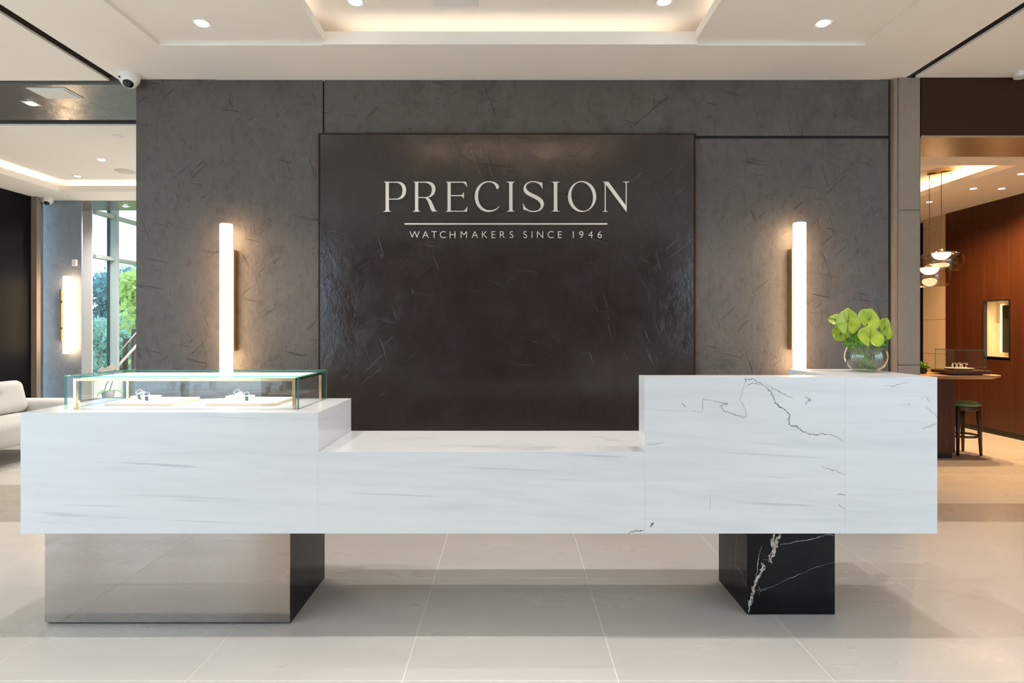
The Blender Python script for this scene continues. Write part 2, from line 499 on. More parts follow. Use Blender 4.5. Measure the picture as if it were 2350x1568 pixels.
# ---- ceiling
ce = root('ceiling', (0, 0, CZ), 'white plasterboard ceiling with lit trays', kind='structure')
W = 'white_paint'
box('roof_light_cover', 'white_paint', ce, -6.8, 6.6, BACK - .2, 8.05, 3.36, 3.46)  # unseen slab added above the ceiling to stop sky light leaking in
def cpan(x0, x1, y0, y1, z=CZ, t=.02): return box('ceiling_panel', W, ce, x0, x1, y0, y1, z, z + t)
YB, YF = 3.376, 1.85          # tray back / front edge
cpan(-2.61, 2.60, YB + .014, WY - .001); cpan(-2.61, 2.60, BACK, YF - .014)
cpan(-2.61, -2.06, YF - .014, YB + .014); cpan(2.07, 2.60, YF - .014, YB + .014)
cpan(-2.08, -1.104, YF - .014, YB + .03, CZ + .0205); cpan(1.084, 2.09, YF - .014, YB + .03, CZ + .0205)
def fascia(x0, x1, y0, y1, z0, z1): return box('tray_fascia', W, ce, x0, x1, y0, y1, z0, z1)
fascia(-1.104, 1.084, YB, YB + .014, CZ, 3.006); fascia(-1.104, 1.084, YF - .014, YF, CZ, 3.006)
fascia(-1.104, -1.09, YF, YB, CZ + .02, 3.006); fascia(1.07, 1.084, YF, YB, CZ + .02, 3.006)
box('slot_wall', W, ce, -1.26, 1.24, YB + .16, YB + .175, CZ + .0205, 3.075); box('slot_wall', W, ce, -1.26, 1.24, YF - .175, YF - .16, CZ + .0205, 3.075)
box('slot_wall', W, ce, -1.26, -1.245, YF - .16, YB + .16, CZ + .0405, 3.075); box('slot_wall', W, ce, 1.225, 1.24, YF - .16, YB + .16, CZ + .0405, 3.075)
box('tray_ceiling', W, ce, -1.26, 1.24, YF - .175, YB + .175, 3.075, 3.10)
def cove(mat, x0, x1, y0, y1, z):
    box('cove_light', mat, ce, x0, x1, y0, y1, z, z + .008)
cove('cove_main', -1.0, .98, YB + .07, YB + .085, CZ + .03); cove('cove_front', -1.0, .98, YF - .085, YF - .07, CZ + .03)
cove('cove_main', -1.19, -1.175, YF + .05, YB - .05, CZ + .05); cove('cove_main', 1.155, 1.17, YF + .05, YB - .05, CZ + .05)
# side ceilings and the dark shadow gaps between
box('ceiling_panel', W, ce, -6.05, -2.684, BACK, 3.868, CZ, CZ + .014)
box('ceiling_panel', W, ce, 2.662, 5.86, BACK, 3.820, CZ, CZ + .014)
for x0, x1 in ((-2.684, -2.61), (2.60, 2.662)):
    b = B(); b.box(x0 - .05, x1 + .05, BACK, 3.9, 3.04, 3.06)
    b.box(x0 - .02, x0 - .004, BACK, 3.9, CZ + .0145, 3.04); b.box(x1 + .004, x1 + .02, BACK, 3.9, CZ + .0215, 3.04)
    b.build('shadow_gap', 'brown_gap', ce)
box('shadow_gap', 'brown_gap', ce, -6.05, -2.61, 3.868, 3.905, CZ + .02, CZ + .05)
box('shadow_gap', 'brown_gap', ce, -2.61, -2.497, 3.851, 4.73, CZ + .001, CZ + .05)
# left: plaster strip over the opening, shadow gap, lounge ceiling
box('plaster_soffit', 'soffit_plaster', ce, -6.05, -2.498, 3.905, 4.56, CZ - .012, CZ + .02)
b = B(); b.box(-6.05, -2.498, 4.56, 4.74, 3.03, 3.05); b.box(-6.05, -2.498, 4.724, 4.74, CZ + .014, 3.03); b.build('shadow_gap', 'brown_gap', ce)
LX, LY0, LY1, LZ = -5.44, 5.18, 6.98, 3.055
cpan(-6.05, -2.5, 4.72, LY0 - .012, CZ, .014); cpan(-6.05, -2.5, LY1 + .012, 7.48, CZ, .014); cpan(-6.05, LX - .012, LY0 - .012, LY1 + .012, CZ, .014)
fascia(LX, -2.5, LY1, LY1 + .012, CZ, 3.0); fascia(LX - .012, LX, LY0 - .012, LY1 + .012, CZ, 3.0); fascia(LX, -2.5, LY0 - .012, LY0, CZ, 3.0)
box('tray_ceiling', W, ce, LX - .17, -2.5, LY0 - .17, LY1 + .17, LZ, LZ + .02)
b = B(); b.box(LX - .17, -2.5, LY1 + .155, LY1 + .17, CZ + .01, LZ); b.box(LX - .17, LX - .155, LY0 - .17, LY1 + .155, CZ + .01, LZ); b.box(LX - .155, -2.5, LY0 - .17, LY0 - .155, CZ + .01, LZ)
b.build('slot_wall', W, ce)
cove('cove_left', LX, -2.6, LY1 + .075, LY1 + .09, CZ + .02); cove('cove_left', LX - .09, LX - .075, LY0, LY1, CZ + .02); cove('cove_left', LX, -2.6, LY0 - .09, LY0 - .075, CZ + .02)
box('plaster_soffit', 'soffit_plaster', ce, -6.4, -2.5, 7.48, 8.07, CZ - .006, CZ + .02)
box('roof_light_cover', W, ce, -6.4, -2.5, 8.0, 11.2, 3.75, 3.85)
box('roof_upstand', W, ce, -6.4, -2.5, 8.05, 8.07, CZ + .021, 3.85)
# right room ceiling with tray
RZ, RY0, RX1 = 2.817, 5.47, 4.77
cpan(2.70, 6.0, 4.25, RY0 - .012, RZ); cpan(RX1 + .012, 6.0, RY0 - .012, 8.6, RZ); cpan(2.70, RX1 + .012, 7.912, 8.6, RZ)
fascia(2.70, RX1, RY0 - .012, RY0, RZ, RZ + .06); fascia(RX1, RX1 + .012, RY0 - .012, 7.912, RZ, RZ + .06); fascia(2.70, RX1, 7.9, 7.912, RZ, RZ + .06)
box('tray_ceiling', W, ce, 2.70, RX1 + .17, RY0 - .17, 8.08, RZ + .15, RZ + .17)
b = B(); b.box(RX1 + .155, RX1 + .17, RY0 - .17, 8.08, RZ + .02, RZ + .15); b.box(2.7, RX1 + .155, RY0 - .17, RY0 - .155, RZ + .02, RZ + .15); b.box(2.7, RX1 + .155, 8.065, 8.08, RZ + .02, RZ + .15)
b.build('slot_wall', W, ce)
cove('cove_right', RX1 + .07, RX1 + .085, RY0, 7.8, RZ + .03); cove('cove_right', 2.8, RX1, RY0 - .085, RY0 - .07, RZ + .03)

# ---- left walls of the lounge
wl = root('wall_left', (-6.0, 5, 0), 'black wall panel at the left edge', kind='structure')
box('black_panel', 'black_panel', wl, -6.10, -6.0, 4.73, 7.235, 0, CZ)
box('hall_wall', 'white_paint', wl, -6.10, -6.0, 2.0, 4.73, 0, CZ)
box('stone_jamb', 'taupe_stone', wl, -6.10, -5.93, 7.236, 7.30, 0, CZ, .002)
box('shadow_gap', 'brown_gap', wl, -6.4, -5.86, 7.60, 7.62, 0, CZ)
ww = root('wall_lounge', (-5.8, 7.48, 0), 'blue-grey plaster wall of the lounge beside the window', kind='structure')
ww.name = 'wall_rear_left'; ROOTLOC['wall_rear_left'] = Vector((-5.8, 7.48, 0))
box('plaster_panel', 'blue_plaster', ww, -6.045, -5.55, 7.48, 7.50, 0, CZ - .007, .002)
box('white_pier', 'white_trim', ww, -6.25, -5.845, 8.072, 8.088, 0, 3.75, .002)
box('pier_return', 'white_trim', ww, -6.40, -6.25, 7.63, 8.09, 0, 3.75)
box('sill_wall', 'white_trim', ww, -5.93, -5.83, 8.09, 11.0, 0, .60)
box('end_wall', 'white_paint', ww, -6.0, -2.5, 11.0, 11.1, 0, 3.75)
box('side_wall', 'white_paint', ww, -2.5, -2.42, 4.74, 11.1, 0, 3.75)
# ---- window
wi = root('window_1', (-5.88, 8.22, .60), 'tall glazed window of the lounge with greenery outside', kind='structure')
ys = [8.09, 8.52, 9.55, 10.4, 10.98]
for i, y in enumerate(ys):
    box('mullion', 'mullion', wi, -5.94, -5.80 if i else -5.90, y, y + (.05 if i else .02), .60, 3.75, .002)
    if i: box('gasket', 'gasket', wi, -5.945, -5.905, y - .008, y, .60, 3.75)
for z in (.60, 2.275, 2.90, 3.70):
    for y0, y1 in zip(ys, ys[1:]):
        box('transom', 'mullion', wi, -5.93, -5.83, y0 + .05, y1 - .008, z, z + .05, .002)
for z0, z1 in ((.65, 2.275), (2.325, 2.90), (2.95, 3.70)):
    for y0, y1 in zip(ys, ys[1:]):
        box('pane', 'window_glass', wi, -5.903, -5.895, y0 + .05, y1 - .008, z0, z1)
# ---- right room walls
wr = root('wall_right', (5.81, 6, 0), 'red-brown walnut panelled wall of the right-hand room', kind='structure')
NY0, NY1, NZ0, NZ1 = 6.755, 7.13, .94, 1.61
def rp(y0, y1, z0, z1): return box('wood_panel', 'walnut', wr, 5.81, 5.84, y0, y1, z0, z1, .0015)
rp(4.26, 5.05, .07, RZ); rp(5.053, 5.9, .07, RZ); rp(5.903, NY0 - .003, .07, RZ)
rp(NY0, NY1, .07, NZ0 - .03); rp(NY0, NY1, NZ1 + .012, RZ); rp(NY1 + .003, 7.76, .07, RZ)
box('wall_core', 'black_gap', wr, 5.98, 6.0, 4.26, 8.6, 0, RZ)
box('kickboard', 'kick_black', wr, 5.822, 5.86, 4.26, 7.76, 0, .069)
for z0, z1 in ((0, .93), (.934, 1.40), (1.404, 1.86), (1.864, 2.68), (2.684, RZ)):
    box('beige_tile', 'beige_tile', wr, 5.815, 5.84, 7.763, 8.19, z0, z1, .0015)
box('hall_wall', 'walnut', wr, 5.84, 5.9, .6, 4.257, 0, CZ)
box('end_wall', 'black_panel', wr, 2.70, 5.98, 8.55, 8.6, 0, RZ)
box('side_wall', 'white_paint', wr, 2.62, 2.70, 4.26, 8.6, 0, RZ)
# niche
box('niche_lining', 'beige_tile', wr, 5.84, 5.975, NY1 - .006, NY1, NZ0, NZ1)
box('niche_lining', 'beige_tile', wr, 5.84, 5.975, NY0, NY0 + .006, NZ0, NZ1)
box('niche_lining', 'beige_tile', wr, 5.965, 5.975, NY0 + .006, NY1 - .006, NZ0, NZ1)
box('niche_lining', 'beige_tile', wr, 5.84, 5.965, NY0 + .006, NY1 - .006, NZ0, NZ0 + .006)
box('niche_lining', 'beige_tile', wr, 5.84, 5.965, NY0 + .006, NY1 - .006, NZ1 - .006, NZ1)
b = B()
b.box(5.80, 5.845, NY0 - .004, NY0 + .008, NZ0 - .012, NZ1 + .012); b.box(5.80, 5.845, NY1 - .008, NY1 + .004, NZ0 - .012, NZ1 + .012)
b.box(5.80, 5.845, NY0 + .008, NY1 - .008, NZ0 - .012, NZ0); b.box(5.80, 5.845, NY0 + .008, NY1 - .008, NZ1, NZ1 + .012)
b.build('niche_frame', 'kick_black', wr)
bd = box('niche_led_strip', 'niche_led', wr, 5.940, 5.950, 7.03, 7.04, NZ0 + .05, NZ1 - .04)
# ---- glazed front behind the camera
fr = root('window_2', (0, BACK, 0), 'glazed shop front behind the viewpoint', kind='structure')
for x in (-6.0, -4.7, -3.56, 3.5, 4.6, 5.75):
    box('mullion', 'mullion', fr, x, x + .06, BACK - .1, BACK, 0, CZ)
for x0, x1 in ((-5.94, -4.7), (-4.64, -3.56), (3.56, 4.6), (4.66, 5.75)):
    box('transom', 'mullion', fr, x0, x1, BACK - .1, BACK, CZ - .1, CZ)
wf = root('wall_front', (0, BACK, 0), 'brown panelled wall behind the viewpoint', kind='structure')
for k in range(7): box('wall_panel', 'dark_wood', wf, -3.5 + k * 1.0, -2.503 + k * 1.0, BACK - .1, BACK, 0, CZ)
fl2 = root('window_3', (-6.05, 0, 0), 'glazed side of the hall outside the frame at left', kind='structure')
for y in (BACK, -1.7, -.2, 1.0, 1.94):
    box('mullion', 'mullion', fl2, -6.10, -6.0, y, y + .06, 0, CZ)
fr4 = root('added_opening', (5.87, -1.3, 0), 'opening added at right outside the frame to balance the daylight', kind='structure')  # unseen glazing added on this side to even out the daylight
for y in (BACK + .01, -1.9, -.65, .54): box('mullion', 'mullion', fr4, 5.82, 5.9, y, y + .06, 0, CZ)
# ---- ground outside
g = B().raw([(-60, -40, -.13), (40, -40, -.13), (40, 60, -.13), (-60, 60, -.13)], [(0, 1, 2, 3)]).build('ground', 'ground_green', None)
pv = B().box(-30, 30, -30, BACK - .1, -.125, -.02).build('bounce_slab', 'tile_grout', None); tag(pv, 'pale unseen slab added to bounce daylight onto the ceiling', 'bounce_slab', kind='structure')  # outdoor slab added as a reflector that brightens the ceiling
tag(g, 'green lawn outside the lounge window', 'ground', kind='structure')

# ================================================================== RECEPTION COUNTER
CX = root('reception_counter', (-.14, 2.67, 0), 'long stepped white marble reception counter on two plinths', 'counter')
y0, y1, zb = 2.423, 2.923, .4157
MB_ = 'white_marble'
box('display_block', MB_, CX, -2.053, -.8092, y0, y1, zb, .922, .0005)
box('desk_slab', MB_, CX, -.809, .5558, y0, y1, zb, .758, .0005)
box('desk_return', MB_, CX, .556, 1.394, y0 + .109, y1, zb, .758, .0005)
fp = box('front_panel', MB_, CX, .556, 1.3948, y0, y0 + .1085, zb, 1.07, .0005)
wg = box('end_block', MB_, CX, 1.395, 1.780, y0, y1, zb, 1.07, .0005)
mp = box('left_plinth', 'black_marble', CX, -2.006, -.953, 2.500, 2.955, .004, zb - .0005)
box('mirror_panel', 'polished_steel', mp, -2.006, -.9535, 2.491, 2.4995, .010, zb - .0005)
tag(bpy.data.objects['mirror_panel'], 'mirror-polished steel front')
bp = box('right_plinth', 'black_marble', CX, 1.049, 1.439, 2.579, 2.935, 0, zb - .0005, .001)
tag(bp, 'black marble plinth with white and gold veins')

def ribbon(b, pts, w, seed, off, jag=.0018, sub=5, plane='y', taper=True):
    """thin irregular inlay following pts on a face: pts are (x,z) on plane y=off, or (y,z) on plane x=off"""
    rnd = random.Random(seed)
    P = []
    for (a, c), (d, e) in zip(pts, pts[1:]):
        for k in range(sub):
            t = k / sub
            P.append((a + (d - a) * t + rnd.gauss(0, jag), c + (e - c) * t + rnd.gauss(0, jag)))
    P.append(pts[-1])
    n = len(P); L = []; Rr = []
    for i, p in enumerate(P):
        q0, q1 = P[max(i - 1, 0)], P[min(i + 1, n - 1)]
        dx, dz = q1[0] - q0[0], q1[1] - q0[1]; l = math.hypot(dx, dz) or 1
        t = i / (n - 1)
        ww = w * (0.45 + .75 * rnd.random()) * ((.25 + .75 * math.sin(math.pi * min(1, max(0, .06 + .88 * t)))) if taper else 1)
        nx, nz = -dz / l * ww / 2, dx / l * ww / 2
        L.append((p[0] + nx, p[1] + nz)); Rr.append((p[0] - nx, p[1] - nz))
    def w3(p): return (p[0], off, p[1]) if plane == 'y' else (off, p[0], p[1])
    b.raw([w3(p) for p in L] + [w3(p) for p in Rr], [(i, i + 1, n + i + 1, n + i) for i in range(n - 1)])
def px(x, y, Y=2.423): return ((x - 1174) * Y / F_PX, 1.27 - (y - 756) * Y / F_PX)
# crop (1430,820) scale 3.052 -> photograph pixel -> metres on the counter front
def cr(*pts): return [px(1430 + x / 3.052, 820 + y / 3.052) for x, y in pts]
FY = y0 - .0006
veins = [
    (cr((860, 155), (910, 155), (945, 175), (985, 200), (1035, 240), (1055, 280), (1062, 320), (1105, 350), (1150, 385), (1170, 410), (1160, 440), (1160, 472), (1215, 482), (1255, 515), (1300, 535), (1350, 547), (1395, 535), (1450, 542), (1500, 562), (1540, 587)), .0030),
    (cr((1000, 190), (1060, 225), (1110, 250), (1150, 272), (1190, 292)), .0016),
    (cr((862, 200), (890, 188), (930, 186), (970, 200)), .0014),
    (cr((855, 145), (858, 175)), .003),
    (cr((850, 180), (820, 305), (852, 355), (862, 415), (840, 424), (780, 402), (735, 383), (705, 378), (680, 338), (735, 328), (680, 318), (620, 302), (560, 296), (552, 390), (482, 378)), .0014),
    (cr((405, 318), (437, 348)), .0022), (cr((1270, 280), (1290, 285), (1310, 300), (1285, 322), (1272, 318)), .0022),
    (cr((1390, 765), (1450, 785), (1500, 800), (1557, 823)), .0016), (cr((1510, 1033), (1530, 1050), (1556, 1055)), .0016),
    (cr((1500, 962), (1556, 966)), .003), (cr((160, 608), (240, 610), (290, 590)), .0013), (cr((610, 965), (608, 1080)), .0009),
    (cr((185, 1190), (205, 1165), (212, 1160)), .004), (cr((1548, 505), (1542, 540)), .0009),
]
veins_r = [(cr((1830, 203), (1910, 200), (1960, 178), (1998, 186)), .0012), (cr((2120, 275), (2152, 318)), .0012),
    (cr((2122, 345), (2145, 375), (2185, 398), (2200, 430)), .0013), (cr((2092, 500), (2150, 485), (2198, 463)), .0016),
    (cr((1950, 330), (2000, 325), (2002, 345)), .0009)]
veins_d = [(cr((35, 1238), (70, 1215), (110, 1220), (150, 1212)), .0030)]
def vein_obj(lst, host, seed, mat='vein_brown', off=FY, **kw):
    for i, (p, w) in enumerate(lst):
        b = B(); ribbon(b, p, w * 1.7, seed + i, off - .00002 * i, **kw); b.build('marble_vein', mat, host)
vein_obj(veins, fp, 10); vein_obj(veins_r, wg, 60)
vein_obj(veins_d, bpy.data.objects['desk_slab'], 80)
# crop (1580,1180) scale 3.052 for the black plinth (front at Y 2.579, left side x = 1.049)
def cb(*pts): return [px(1580 + x / 3.052, 1180 + y / 3.052, 2.579) for x, y in pts]
gold = [(cb((600, 140), (585, 185), (590, 240)), .016), (cb((640, 140), (620, 190), (600, 250), (580, 320)), .022), (cb((530, 350), (500, 420), (470, 490), (445, 560), (428, 620), (420, 695)), .013),
        (cb((560, 290), (575, 320), (585, 345)), .010), (cb((510, 340), (530, 370), (500, 430)), .010)]
whit = [(cb((640, 212), (700, 203), (760, 190), (830, 185), (900, 165), (960, 145), (1026, 150)), .0034), (cb((470, 530), (540, 522), (600, 505), (660, 468), (720, 445), (800, 412), (900, 368), (1026, 335)), .0016),
        (cb((510, 225), (490, 300), (485, 380), (470, 460), (450, 540)), .0035), (cb((500, 540), (560, 520)), .0012), (cb((480, 530), (500, 570)), .0012), (cb((520, 320), (560, 322)), .0014),
        (cb((600, 230), (570, 290), (560, 330)), .003), (cb((415, 600), (425, 660), (418, 700)), .004), (cb((625, 160), (600, 215), (612, 270)), .005), (cb((520, 345), (512, 400), (482, 470)), .006), (cb((455, 545), (450, 610), (425, 660)), .003), (cb((490, 500), (505, 545)), .002)]
b = B()
for i, (p, w) in enumerate(gold): ribbon(b, p, w, 200 + i, 2.5784 - .00002 * i, jag=.003)
b.build('gold_vein', 'vein_gold', bp)
b = B()
for i, (p, w) in enumerate(whit): ribbon(b, p, w, 230 + i, 2.5781 - .00002 * i, jag=.0014)
ribbon(b, [(2.70, .39), (2.71, .20), (2.72, .10)], .0012, 260, 1.0484, plane='x'); ribbon(b, [(2.58, .12), (2.65, .16), (2.71, .165)], .0016, 261, 1.0484, plane='x')
b.build('white_vein', 'vein_white', bp)

# ================================================================== SIGN
def bez(path):
    out = []; cur = None
    for seg in path:
        if seg[0] == 'M' or seg[0] == 'L': out.append(seg[1]); cur = seg[1]
        else:
            p1, p2, p3 = seg[1:]
            for k in range(1, 11):
                t = k / 10; u = 1 - t
                out.append((u**3 * cur[0] + 3 * u * u * t * p1[0] + 3 * u * t * t * p2[0] + t**3 * p3[0], u**3 * cur[1] + 3 * u * u * t * p1[1] + 3 * u * t * t * p2[1] + t**3 * p3[1]))
            cur = p3
    return out
def parse(s):
    toks = s.replace(',', ' ').split(); i = 0; path = []
    while i < len(toks):
        c = toks[i]; i += 1
        n = {'M': 1, 'L': 1, 'C': 3}[c]
        pts = [(float(toks[i + 2 * k]), float(toks[i + 2 * k + 1])) for k in range(n)]; i += 2 * n
        path.append((c, *pts))
    return bez(path)
def I_(a, c, l, r): return f'M {l} 131 L {r} 131 C {r-23} 138 {c} 150 {c} 167 L {c} 623 C {c} 645 {r-23} 653 {r} 658 L {l} 658 C {l+25} 653 {a} 645 {a} 623 L {a} 167 C {a} 150 {l+25} 138 {l} 131'
def ell(cx, cy, rx, ry, rot=0, n=48):
    c, s = math.cos(R(rot)), math.sin(R(rot))
    return [(cx + rx * math.cos(t) * c - ry * math.sin(t) * s, cy + rx * math.cos(t) * s + ry * math.sin(t) * c) for t in [2 * math.pi * k / n for k in range(n)]]
LET = [
 (860, [parse('M 160 131 L 400 131 C 500 131 553 190 553 285 C 553 380 490 447 385 447 L 248 447 L 248 623 C 252 645 275 655 295 660 L 148 660 C 170 655 188 645 192 623 L 192 167 C 192 150 180 140 160 131'),
        parse('M 248 146 L 370 146 C 450 150 492 210 490 290 C 488 380 440 433 375 433 L 248 433')]),
 (860, [parse('M 680 131 L 930 131 C 1020 131 1072 180 1072 260 C 1072 340 1020 405 930 410 C 985 430 1005 480 1030 540 L 1065 620 C 1078 645 1095 652 1115 657 L 1010 657 C 1000 640 990 620 980 590 C 950 510 925 425 880 418 L 768 418 L 768 623 C 772 645 790 655 815 660 L 668 660 C 690 655 708 645 712 623 L 712 167 C 712 150 700 140 680 131'),
        parse('M 768 146 L 880 146 C 960 150 1010 200 1010 265 C 1010 340 980 404 900 404 L 768 404')]),
 (860, [parse('M 1252 132 L 1615 131 L 1635 217 L 1624 215 C 1600 170 1580 147 1545 147 L 1343 148 L 1343 369 L 1515 369 C 1550 368 1562 350 1565 322 L 1576 322 L 1576 426 L 1566 426 C 1560 402 1550 385 1515 385 L 1343 385 L 1343 646 L 1545 647 C 1590 647 1610 620 1632 570 L 1639 570 L 1629 658 L 1252 660 C 1275 653 1285 645 1287 623 L 1287 167 C 1285 150 1275 141 1252 132')]),
 (860, [parse('M 2168 258 C 2150 258 2146 240 2143 225 C 2120 165 2075 138 2015 138 C 1900 138 1826 250 1826 385 C 1826 530 1910 636 2035 637 C 2110 637 2170 605 2201 558 L 2207 564 C 2165 630 2095 665 2015 665 C 1870 665 1768 545 1768 395 C 1768 235 1880 122 2015 122 C 2110 122 2197 170 2197 220 C 2197 245 2185 258 2168 258')]),
 (1155, [parse(I_(104, 163, 55, 208))]),
 (1155, [parse('M 688 148 L 696 250 L 687 250 C 665 185 605 137 530 137 C 455 137 402 175 402 225 C 402 290 480 325 550 358 C 640 400 718 440 718 525 C 718 610 635 667 535 667 C 460 667 405 630 355 620 L 347 520 L 354 520 C 380 600 450 649 530 649 C 615 649 662 610 662 555 C 662 490 600 450 520 412 C 430 370 358 335 358 262 C 358 180 430 122 530 122 C 590 122 635 145 688 148')]),
 (1155, [parse(I_(895, 955, 848, 1002))]),
 (1155, [ell(1394, 393, 249, 272), ell(1396, 393, 192, 257, -9)]),
 (1155, [parse('M 1766 131 L 1860 131 L 2167 553 L 2167 155 C 2165 142 2140 137 2115 131 L 2237 131 C 2210 137 2182 142 2182 155 L 2181 662 L 2174 658 L 1812 178 L 1812 632 C 1814 647 1832 653 1854 660 L 1753 660 C 1780 653 1796 647 1796 632 L 1796 165 C 1790 147 1780 139 1766 131')]),
]
SY = WY - .040            # face of the dark panel
sg = root('wall_sign', (-.04, SY - .01, 1.86), 'champagne metal lettering reading PRECISION WATCHMAKERS SINCE 1946', 'sign')
def curve_mesh(name, contours, yb, depth, parent, mat):
    cu = bpy.data.curves.new(name, 'CURVE'); cu.dimensions = '2D'; cu.fill_mode = 'BOTH'; cu.extrude = depth / 2
    for c in contours:
        sp = cu.splines.new('POLY'); sp.points.add(len(c) - 1)
        for p, (x, z) in zip(sp.points, c): p.co = (x, z, 0, 1)
        sp.use_cyclic_u = True
    tmp = bpy.data.objects.new(name, cu)
    return finish_curve(tmp, cu, name, yb, depth, parent, mat)
def finish_curve(tmp, cu, name, yb, depth, parent, mat, fit=None):
    COL.objects.link(tmp)
    dg = bpy.context.evaluated_depsgraph_get()
    me = bpy.data.meshes.new_from_object(tmp.evaluated_get(dg))
    COL.objects.unlink(tmp); bpy.data.objects.remove(tmp); bpy.data.curves.remove(cu)
    l = ROOTLOC[parent.name]
    if fit:
        cxm, zc0, hh = fit
        xs = [v.co.x for v in me.vertices]
        mid = (min(xs) + max(xs)) / 2
        for v in me.vertices: v.co.x = v.co.x - mid + cxm; v.co.y = v.co.y + zc0
    for v in me.vertices:
        x, z, d = v.co
        v.co = (x - l.x, yb - depth / 2 + d - l.y, z - l.z)
    me.materials.clear(); me.materials.append(MATS[mat]); me.name = name
    o = bpy.data.objects.new(name, me); COL.objects.link(o); o.parent = parent
    return o
LY = SY - .014
def lpx(x, y): return ((x - 1174) * LY / F_PX, 1.27 - (y - 756) * LY / F_PX)
for x0, cs in LET:
    cc = [[lpx(x0 + x / 7.705, 400 + y / 7.705) for x, y in c] for c in cs]
    curve_mesh('letter', cc, SY - .001, .013, sg, 'champagne')
(xa, za), (xb_, zb_) = lpx(928, 515.3), lpx(1394, 512.2)
box('underline', 'champagne', sg, xa, xb_, SY - .012, SY - .001, za, zb_, .001)
small = [('W', 408), ('A', 500), ('T', 573), ('C', 647), ('H', 728), ('M', 823), ('A', 916), ('K', 999), ('E', 1074), ('R', 1149), ('S', 1226), ('S', 1341), ('I', 1399), ('N', 1467), ('C', 1557), ('E', 1634), ('1', 1748), ('9', 1815), ('4', 1893), ('6', 1971)]
_, zs0 = lpx(0, 546.1); _, zs1 = lpx(0, 529.2)
for ch, cxp in small:
    cu = bpy.data.curves.new('small_letter', 'FONT'); cu.body = ch; cu.extrude = .004; cu.size = (zs1 - zs0) / .729
    cu.offset = -.0009
    tmp = bpy.data.objects.new('small_letter', cu)
    finish_curve(tmp, cu, 'small_letter', SY - .001, .008, sg, 'champagne', (lpx(840 + cxp / 3.672, 0)[0], zs0, 0))

# ================================================================== WALL SCONCES
def sconce(x, wall_y, z, off, label, scale=1.0):
    s = root('wall_sconce', (x, wall_y, z), label, 'wall light', 'tall alabaster wall sconces')
    L = .985 * scale
    b = B().lathe((x, wall_y - .092, z), [(.036, -L / 2), (.039, -L / 2 + .004), (.039, L / 2 - .004), (.036, L / 2)], 32)
    b.build('alabaster_tube', 'alabaster_glow', s, smooth=True, angle=40)
    box('back_bar', 'old_brass', s, x - .016 + off, x + .016 + off, wall_y - .058, wall_y - .0005, z - .332, z + .332, .002)
    for dz in (-.17, .17):
        box('bracket', 'old_brass', s, x - .008 + min(0, off), x + .008 + max(0, off), wall_y - .07, wall_y - .05, z + dz - .012, z + dz + .012)
    return s
sconce(-1.850, WY, 1.460, .016, 'tall glowing alabaster tube sconce on the grey wall behind the glass display case')
sconce(1.867, WY, 1.468, -.016, 'tall glowing alabaster tube sconce on the grey wall beside the flower vase')
sconce(-5.672, 7.48, 1.452, -.11, 'distant glowing tube sconce on the blue-grey wall beside the window')

# ================================================================== CEILING FITTINGS
def downlight(x, y, z, label, lens='lamp_lens', energy=DOWN, col=NEUT, size=.088, round_=False, angle=80, group='recessed ceiling downlights'):
    d = root('round_downlight' if round_ else 'square_downlight', (x, y, z), label, 'downlight', group)
    if round_:
        B().lathe((x, y, z), [(size / 2, -.004), (size / 2 + .002, -.0005)], 24).build('frame', 'white_trim', d)
    else:
        box('frame', 'white_trim', d, x - size / 2, x + size / 2, y - size / 2, y + size / 2, z - .003, z - .0005)
    B().lathe((x, y, z), [(size * .30, -.0085), (size * .32, -.0045)], 24).build('lens', lens, d)
    if energy: light_spot(d, (x, y, z - .014), energy, col, angle)
    return d
downlight(-1.70, 3.18, CZ + .0205, 'square downlight in the shallow ceiling recess left of the lit tray')
downlight(1.71, 3.18, CZ + .0205, 'square downlight in the shallow ceiling recess right of the lit tray')
downlight(-.86, 3.19, 3.075, 'square downlight at the left end of the lit ceiling tray')
downlight(.84, 3.19, 3.075, 'square downlight at the right end of the lit ceiling tray')
# further downlights above the frame: counter ones, then hall rows added as fill light
for x, y, z, e, lab in ((-.86, 2.5, 3.075, DOWN_STRONG, 'square downlight over the counter inside the tray at left, above the frame'), (.84, 2.5, 3.075, DOWN_STRONG, 'square downlight over the counter inside the tray at right, above the frame'),
        (-1.65, 2.5, CZ + .0205, DOWN_STRONG, 'square downlight over the left counter end, above the frame'), (1.66, 2.5, CZ + .0205, DOWN_STRONG, 'square downlight over the right counter end, above the frame')):
    downlight(x, y, z, lab, energy=e, angle=110)
for i, x in enumerate((-4.6, -2.2, 0.0, 2.2, 4.6)):  # unseen hall lamps added to lift floor and ceiling brightness
    for k, y in enumerate((-1.7, .3)):
        if abs(x) > 4: y += 1.2
        downlight(x, y, CZ, '%s added fill downlight of the %s row above the viewpoint' % (('first', 'second', 'third', 'fourth', 'last')[i], ('rear', 'front')[k]), energy=DOWN_HALL * (.6 if x > 4 else 1), col=(1.0, .88, .76) if x < 4 else (1.0, .68, .42), angle=84)
downlight(-4.6, 3.1, CZ, 'added fill downlight in the left side ceiling outside the frame', energy=DOWN_HALL * .6, col=(1.0, .80, .62), angle=84)
downlight(4.6, 3.1, CZ, 'added warm fill downlight in the right side ceiling outside the frame', energy=DOWN_HALL * .6, col=(1, .62, .34), angle=84)  # unseen lamp added to warm the right side ceiling
downlight(-3.50, 4.225, CZ - .012, 'square downlight in the polished grey plaster soffit at left', energy=DOWN * .7)
downlight(-4.31, 6.09, LZ, 'small square downlight nearest in the lounge ceiling tray', size=.10, energy=DOWN_LOUNGE, col=(1, .90, .78), angle=130)
